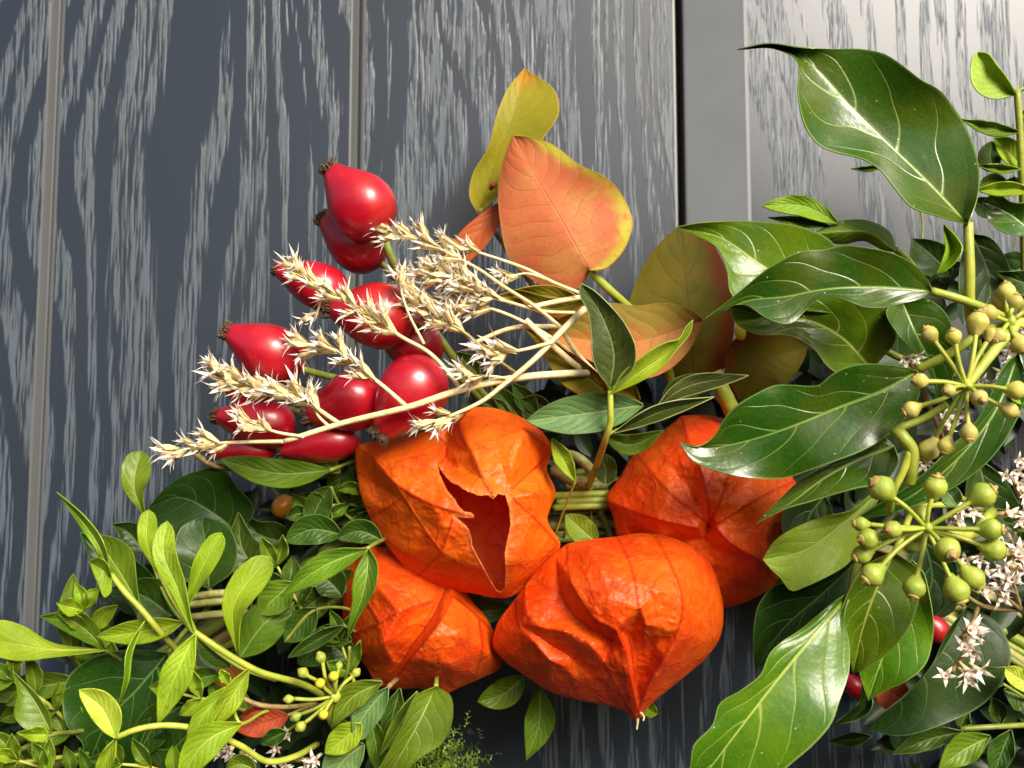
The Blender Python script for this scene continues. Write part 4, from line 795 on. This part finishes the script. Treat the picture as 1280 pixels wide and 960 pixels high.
l2 = thing('green_leaf_sprig', 'lime sprig with long upright rounded leaves fanned above its pale stem', 'leaf sprig', P(390, 860, 48), 'lime-green leaf sprigs')
leaf(l2, [(242, 791, 68), (222, 735, 69), (205, 690, 68), (209, 651, 66)], 15.0, 'boxs', 'obov', (2, 2)); leaf(l2, [(232, 762, 62), (250, 715, 64), (277, 666, 63)], 14.1, 'box', 'obov', (2, 2))
leaf(l2, [(196, 715, 54), (184, 675, 55), (186, 637, 54)], 12.3, 'box', 'obov', (1, 2)); leaf(l2, [(297, 815, 64), (292, 760, 67), (337, 695, 64)], 20.2, 'box', 'obov', (3, 2))
leaf(l2, [(244, 793, 70), (224, 835, 72), (197, 906, 70)], 19.4, 'boxs', 'lance', (2, 2)); leaf(l2, [(180, 643, 40), (168, 610, 40), (176, 563, 38)], 18.5, 'boxm', 'obov', (2, 2))
leaf(l2, [(288, 835, 58), (262, 812, 58), (246, 798, 60)], 14.1, 'boxd', 'oval', (2, 3)); leaf(l2, [(300, 822, 52), (330, 780, 54), (368, 752, 50)], 26.4, 'boxm', 'oval', (2, 2))
tube(l2, [(243, 790, 68), (280, 815, 66), (320, 838, 62), (386, 859, 52), (420, 880, 40)], 3.6, 'stemy', 'stem', r2=4.3); tube(l2, [(250, 797, 60), (300, 834, 58), (345, 850, 52)], 2.8, 'stemy', 'stem')
tube(l2, [(232, 762, 62), (240, 780, 63), (246, 792, 66)], 2.3, 'stemy', 'stem'); tube(l2, [(196, 713, 54), (215, 750, 56), (240, 790, 62)], 2.0, 'stemy', 'stem'); tube(l2, [(180, 640, 40), (190, 700, 44), (215, 760, 50), (246, 795, 58)], 2.0, 'stemg', 'stem')
for y in (742, 752, 768): tube(l2, [(236, y + 4, 42), (270, y, 44), (310, y - 2, 42)], 5, 'strawd', 'stalk', sides=6)
l3 = thing('green_leaf_sprig', 'arching lime sprig with one pale yellow oval leaf at its end', 'leaf sprig', P(395, 930, 46), 'lime-green leaf sprigs')
leaf(l3, [(145, 922), (128, 885), (99, 862)], 18.5, 'boxy', 'oval', (2, 2), d=74); leaf(l3, [(145, 923, 73), (135, 945, 73), (118, 985, 70)], 9.7, 'box', 'lance', (2, 2))
leaf(l3, [(290, 855, 66), (258, 890, 70), (231, 947, 70)], 13.2, 'box', 'lance', (2, 3)); leaf(l3, [(311, 836, 66), (290, 872, 69), (262, 914, 69)], 14.1, 'box', 'lance', (3, 1)); leaf(l3, [(302, 904, 70), (260, 925, 74), (220, 985, 74)], 21.1, 'box', 'lance', (2, 2))
leaf(l3, [(275, 843), (250, 848), (228, 862)], 12.3, 'boxm', 'oval', d=56); leaf(l3, [(288, 855), (280, 845), (276, 836)], 7.0, 'box', 'lance', d=64)
tube(l3, [(145, 922, 74), (170, 912, 74), (200, 907, 72), (240, 910, 70), (262, 916, 69), (300, 932, 66), (335, 952, 60), (370, 945, 54), (397, 930, 46)], 3.3, 'stemy', 'stem', r2=3.9)
tube(l3, [(311, 836, 64), (296, 862, 66), (292, 880, 66), (300, 904, 68), (330, 890, 58), (390, 880, 48)], 2.0, 'stemy', 'stem'); tube(l3, [(292, 866, 58), (320, 880, 58), (352, 884, 56), (395, 880, 46)], 3.0, 'stemb', 'stem')
l4 = thing('green_leaf_sprig', 'olive-green sprig of broad leaves spreading low over the planks', 'leaf sprig', P(95, 915, 40), 'lime-green leaf sprigs')
leaf(l4, [(90, 822, 44), (88, 770, 45), (92, 717, 44)], 15.8, 'boxm', 'oval', (2, 2)); leaf(l4, [(131, 811), (100, 782), (50, 770)], 15.8, 'boxm', 'lance', (2, 3), d=50)
cleaf(l4, [(133,813),(62,812),(0,802),(-45,800)], [(62,822),(20,826),(-20,815)], [(57,800),(30,783),(0,775),(-25,782)], [54, 56, 56, 54], 'box', (3, -2), .4, 30)
leaf(l4, [(98, 850), (50, 858), (-22, 872)], 17.6, 'boxm', 'oval', (2, 2), d=48); cleaf(l4, [(65,916),(45,878),(16,839)], [(32,912),(18,896),(22,868)], [(62,893),(46,868),(28,850)], [60, 61, 59], 'boxm', (3, 2), .3, 24)
leaf(l4, [(60, 918), (42, 918), (21, 916)], 9.7, 'box', 'ivy', d=62); leaf(l4, [(15, 948), (2, 925), (-14, 918)], 10.6, 'boxm', 'lance', d=62); leaf(l4, [(62, 922), (60, 945), (48, 978)], 9.7, 'boxm', 'lance', (3, 1), d=62)
leaf(l4, [(80, 915), (70, 895), (60, 870)], 14.1, 'boxm', 'oval', d=46); leaf(l4, [(0, 900), (20, 892), (40, 888)], 10.6, 'boxm', 'oval', d=42); leaf(l4, [(30, 955), (10, 950), (-30, 938)], 12.3, 'box', 'oval', d=60); leaf(l4, [(22, 935), (30, 950), (28, 972)], 10.6, 'boxm', 'oval', d=54)
tube(l4, [(10, 945, 58), (40, 930, 60), (65, 918, 60), (95, 915, 50), (140, 900, 40)], 3.0, 'stemg', 'stem'); tube(l4, [(-10, 958, 60), (45, 951, 60), (110, 942, 48)], 2.7, 'stemy', 'stem'); tube(l4, [(133, 813, 54), (160, 830, 46), (190, 840, 40)], 2.3, 'stemg', 'stem'); tube(l4, [(90, 822, 44), (100, 840, 42), (130, 860, 38)], 2.3, 'stemg', 'stem')
tube(l4, [(90, 820, 52), (98, 829, 50), (110, 850, 44)], 2.0, 'stemg', 'stem')
# small slender-leaved twigs crowding round them
def twig(label, pts, n, ln, w, mats, seed):
    """thin stem (base first) with pairs of slender pointed leaves getting smaller toward the tip"""
    rs = random.Random(seed); o = thing('green_leaf_sprig', label, 'leaf sprig', P(*pts[0]), 'slender-leaved twigs')
    tube(o, pts, 3.0, 'stemy', 'stem', r2=1.6); q = spline(pts, 60)
    for k in range(n):
        i = int(12 + 46 * k / max(1, n - 1)); tg = q[min(i+1, 59)] - q[i-1]; a0 = math.atan2(tg[1], tg[0])
        for sg in ((-1, 1) if k < n - 1 else (-1, 0, 1)):
            an = a0 + sg * R(rs.uniform(32, 62)); l = ln * rs.uniform(.8, 1.15) * (1 - .3 * k / n); b = q[i]; sag = rs.uniform(-.25, .25) * l
            c, s_ = math.cos(an), math.sin(an)
            leaf(o, [tuple(b), (b[0] + c * l * .5 - s_ * sag * .3, b[1] + s_ * l * .5 + c * sag * .3, b[2] + rs.uniform(0, 3)), (b[0] + c * l, b[1] + s_ * l, b[2] + rs.uniform(-4, 4))], w * rs.uniform(.85, 1.2), rs.choice(mats), 'lance', (2, 2), roll=rs.uniform(-.6, .6), n=18)
    return o
twig('slender twig of pointed leaves rising beside the twisted lime leaf', [(150, 860, 36), (120, 810, 46), (104, 760, 50)], 4, 52, 10, ['boxm', 'box'], 1)
twig('slender twig reaching past the plank seam at the low rim', [(110, 930, 40), (60, 880, 50), (15, 850, 54)], 4, 54, 10, ['box', 'boxm'], 2)
twig('slender twig lying flat along the lower wreath rim beside the olive leaves', [(150, 985, 46), (85, 968, 58), (20, 950, 64)], 4, 50, 9, ['box', 'boxm'], 3)
twig('slender dark twig in the hollow right of the fanned lime leaves', [(400, 800, 38), (370, 750, 46), (345, 705, 48)], 4, 50, 11, ['boxm', 'boxd'], 4)
twig('slender twig between the small bud head and the lower-left lantern', [(455, 900, 42), (440, 845, 50), (425, 800, 50)], 3, 46, 10, ['boxm', 'boxd'], 5)
twig('slender lime twig beneath the pale yellow oval leaf', [(240, 985, 48), (190, 960, 62), (150, 955, 66)], 3, 52, 10, ['box', 'boxm'], 6)
twig('slender twig under the pale stem of the fanned lime leaves', [(340, 900, 42), (280, 880, 54), (215, 865, 58)], 4, 50, 10, ['boxm', 'box'], 7)
twig('slender twig at the left lantern flank above its two crossing leaves', [(480, 640, 34), (430, 630, 40), (385, 640, 42)], 4, 44, 10, ['boxd', 'boxm'], 8)
il = thing('ivy_sprig', 'dark broad ivy leaves half hidden behind the lime sprigs', 'ivy', P(260, 760, 30), 'ivy sprigs')
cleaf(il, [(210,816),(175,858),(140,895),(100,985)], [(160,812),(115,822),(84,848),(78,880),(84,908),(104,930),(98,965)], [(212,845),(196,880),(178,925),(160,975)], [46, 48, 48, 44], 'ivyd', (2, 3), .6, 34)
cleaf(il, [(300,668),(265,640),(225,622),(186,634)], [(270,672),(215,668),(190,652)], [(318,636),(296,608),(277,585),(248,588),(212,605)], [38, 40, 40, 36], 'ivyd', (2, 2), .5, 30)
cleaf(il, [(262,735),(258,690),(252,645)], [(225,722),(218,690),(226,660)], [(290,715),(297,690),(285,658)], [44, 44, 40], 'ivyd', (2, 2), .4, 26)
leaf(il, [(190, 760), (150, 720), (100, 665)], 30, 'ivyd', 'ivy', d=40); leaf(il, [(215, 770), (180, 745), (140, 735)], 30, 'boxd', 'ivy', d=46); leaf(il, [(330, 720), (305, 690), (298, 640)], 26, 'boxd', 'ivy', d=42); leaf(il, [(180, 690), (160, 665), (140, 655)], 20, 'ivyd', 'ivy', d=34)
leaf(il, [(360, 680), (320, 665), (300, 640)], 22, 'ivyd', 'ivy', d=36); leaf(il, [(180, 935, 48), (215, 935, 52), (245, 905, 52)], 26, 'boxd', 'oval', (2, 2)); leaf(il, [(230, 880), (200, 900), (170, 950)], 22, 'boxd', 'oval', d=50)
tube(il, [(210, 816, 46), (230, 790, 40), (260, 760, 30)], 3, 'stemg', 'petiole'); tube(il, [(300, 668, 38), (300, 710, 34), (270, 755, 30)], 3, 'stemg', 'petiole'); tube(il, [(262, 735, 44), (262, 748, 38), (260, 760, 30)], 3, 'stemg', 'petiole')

# ------------------------------------------------------------------ darker sprigs between lime leaves and lanterns
k1 = thing('green_leaf_sprig', 'mid-green sprig with two leaves crossing the lower-left lantern', 'leaf sprig', P(480, 672, 40))
leaf(k1, [(459, 686, 66), (410, 705, 68), (350, 746, 66)], 16, 'boxm', 'lance', (2, 3)); cleaf(k1, [(461,686),(458,725),(447,765),(434,800)], [(448,705),(441,728),(440,755),(436,780)], [(471,702),(472,720),(466,742),(449,770)], [68, 70, 69, 66], 'boxm', (2, 3), .3, 28)
leaf(k1, [(478, 675), (450, 664), (421, 673)], 15, 'boxd', 'oval', d=52); leaf(k1, [(428, 668), (390, 662), (356, 677)], 19, 'boxd', 'oval', (2, 2), d=48); leaf(k1, [(386, 660), (400, 628), (413, 608)], 17, 'boxd', 'oval', d=44)
leaf(k1, [(412, 588), (350, 592), (274, 574)], 18, 'boxm', 'oval', (1, 3), d=50); leaf(k1, [(425, 590), (400, 576), (372, 568)], 12, 'boxm', 'oval', d=46); leaf(k1, [(430, 575), (425, 600), (418, 625)], 16, 'boxd', 'oval', d=40); leaf(k1, [(455, 618), (440, 610), (420, 612)], 8, 'boxm', 'lance', d=44); leaf(k1, [(462, 640), (455, 650), (440, 655)], 12, 'boxd', 'oval', d=42)
tube(k1, [(459, 686, 67), (468, 680, 62), (480, 674, 48), (500, 660, 34)], 2.6, 'stemg', 'stem'); tube(k1, [(412, 588, 50), (450, 575, 40), (500, 580, 34)], 2.6, 'stemg', 'stem'); tube(k1, [(413, 608, 44), (430, 640, 40), (480, 672, 36)], 2.2, 'stemg', 'stem')
k2 = thing('green_leaf_sprig', 'dark green sprig with pale leaf margins left of the lower-left lantern', 'leaf sprig', P(440, 800, 38))
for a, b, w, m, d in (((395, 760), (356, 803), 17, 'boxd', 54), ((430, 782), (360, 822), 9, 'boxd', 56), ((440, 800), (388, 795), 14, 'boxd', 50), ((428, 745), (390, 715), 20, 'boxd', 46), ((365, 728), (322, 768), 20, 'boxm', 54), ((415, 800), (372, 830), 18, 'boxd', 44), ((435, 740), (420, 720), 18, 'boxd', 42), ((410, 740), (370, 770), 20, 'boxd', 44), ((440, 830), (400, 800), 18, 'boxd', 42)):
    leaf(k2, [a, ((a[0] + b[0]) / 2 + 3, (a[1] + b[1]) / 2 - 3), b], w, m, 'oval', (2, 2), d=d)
tube(k2, [(356, 802, 54), (395, 762, 54), (430, 760, 46), (470, 780, 34)], 2, 'stemg', 'stem'); tube(k2, [(430, 782, 56), (445, 790, 46), (470, 795, 34)], 2, 'stemg', 'stem'); tube(k2, [(437, 808, 60), (434, 840, 58), (425, 868, 54)], 2, 'stemg', 'stem')
ub = thing('ivy_sprig', 'small ivy head of green and yellow buds left of the lower-left lantern', 'ivy', P(440, 905, 44), 'ivy sprigs')
umbel(ub, (419, 870), 62, [(401, 822, 2, 7), (417, 845, 4, 6), (400, 854, 4, 6), (404, 893, 5, 6), (379, 841, 0, 8), (361, 874, 2, 7), (376, 908, 2, 8), (370, 896, -2, 8), (445, 841, -2, 7), (424, 832, -5, 6)], [(419, 870, 61), (415, 900, 56), (440, 910, 44)], 8, pr=2.)
for x, y in ((400, 854), (404, 893), (417, 845)):
    lathe(ub, P(x, y, 64), P(x, y + .5, 69.6), [(0, .0011), (.7, .0012), (.9, .0010), (1, .0006)], 'yellowcap', 'bud', 14, .05)
k3 = thing('green_leaf_sprig', 'broad fresh green leaves hanging under the lower-left lantern', 'leaf sprig', P(540, 850, 34))
cleaf(k3, [(545,858),(525,900),(500,945),(466,1000)], [(522,868),(502,908),(480,950),(462,985)], [(562,868),(566,895),(556,925),(520,952),(490,985)], [56, 60, 60, 54], 'boxm', (3, 2), .5, 34)
leaf(k3, [(522, 864), (500, 905), (474, 945)], 10, 'boxm', 'lance', (3, 0), d=56); cleaf(k3, [(486,858),(462,885),(440,918)], [(458,872),(441,890)], [(484,880),(470,906),(450,925)], 58, 'sage', (2, 2), .4, 24)
leaf(k3, [(478, 852), (440, 872), (415, 908)], 16, 'boxm', 'lance', (2, 2), d=60); leaf(k3, [(452, 905), (428, 925), (406, 942)], 17, 'box', 'oval', d=58); leaf(k3, [(455, 930), (430, 950), (408, 985)], 22, 'sage', 'oval', d=54); leaf(k3, [(462, 890), (470, 930), (474, 975)], 12, 'boxm', 'lance', d=50); leaf(k3, [(500, 860), (490, 900), (482, 940)], 14, 'boxd', 'lance', d=44)
leaf(k3, [(655, 846), (628, 868), (597, 877)], 18, 'boxm', 'oval', (2, 2), d=34); leaf(k3, [(675, 858), (674, 905), (658, 950)], 19, 'boxm', 'lance', (2, 2), d=30); leaf(k3, [(806, 880), (813, 888), (822, 892)], 9, 'box', 'oval', d=28); leaf(k3, [(570, 730), (590, 760), (640, 760)], 18, 'boxd', 'oval', d=36)
tube(k3, [(545, 858, 55), (545, 840, 44), (540, 830, 30)], 3, 'stemg', 'stem'); tube(k3, [(655, 846, 34), (670, 835, 28), (680, 800, 24)], 2, 'stemg', 'stem'); tube(k3, [(675, 858, 30), (680, 840, 27), (685, 800, 24)], 2, 'stemg', 'stem'); tube(k3, [(486, 858, 58), (495, 850, 48), (510, 840, 30)], 3, 'stemb', 'stem')
rd_ = thing('autumn_leaf', 'rust-red oval leaf lying under the lime stems beside the small bud head', 'leaf', P(360, 890, 50))
leaf(rd_, [(360, 894), (325, 905), (294, 912)], 17, 'rust', 'oval', (1, 2), d=56); leaf(rd_, [(352, 888), (325, 890), (300, 896)], 10, 'rust', 'oval', d=53)
tube(rd_, [(360, 894, 56), (385, 884, 50), (400, 880, 44)], 2, 'stemb', 'petiole')
rb = thing('autumn_leaf', 'brown leaf litter glimpsed beneath the arching lime sprig', 'leaf', P(200, 950, 44))
leaf(rb, [(235, 930), (200, 955), (160, 960)], 18, 'rust', 'oval', d=46); leaf(rb, [(310, 860), (290, 850), (262, 870)], 18, 'rust', 'oval', d=46); tube(rb, [(235, 930, 46), (260, 900, 42), (300, 862, 44)], 2, 'stemb', 'petiole')
do = thing('green_leaf_sprig', 'small dark oval leaf on the crushed white florets', 'leaf sprig', P(360, 915, 46))
leaf(do, [(358, 914), (345, 920), (326, 930)], 10, 'boxd', 'oval', d=58); tube(do, [(358, 914, 58), (372, 905, 52), (390, 900, 44)], 1.8, 'stemg', 'stem'); leaf(do, [(320, 962), (300, 955), (282, 962)], 12, 'boxm', 'oval', d=64)

# moss tuft under the broad leaves
V = []; F = []; rs = random.Random(4)
for k in range(420):
    x, y = rs.gauss(545, 26), rs.gauss(962, 26); d = rs.uniform(14, 44); b = P(x, y, d); v = Vector((rs.gauss(0, 1), rs.gauss(-.6, .6), rs.gauss(.5, .8))).normalized(); sd_ = v.cross(Vector((rs.random(), rs.random(), rs.random()))).normalized()
    ln = rs.uniform(.003, .006)
    for j in range(6):
        c = b + v * ln * j / 6; w = v * .4 + sd_ * (1 if j % 2 else -1) + Vector((0, rs.uniform(-.6, .6), 0)); i = len(V); V += [c - v * .00022, c + v * .00022, c + w * rs.uniform(.0008, .0016)]; F.append((i, i+1, i+2))
    i = len(V); V += [b - sd_ * .0001, b + sd_ * .0001, b + v * ln]; F.append((i, i+1, i+2))
tag(mesh_obj('moss', V, F, M['moss'], None, smooth=False, origin=P(545, 962, 25)), 'tuft of yellow-green moss under the broad green leaves', 'moss', kind='stuff')
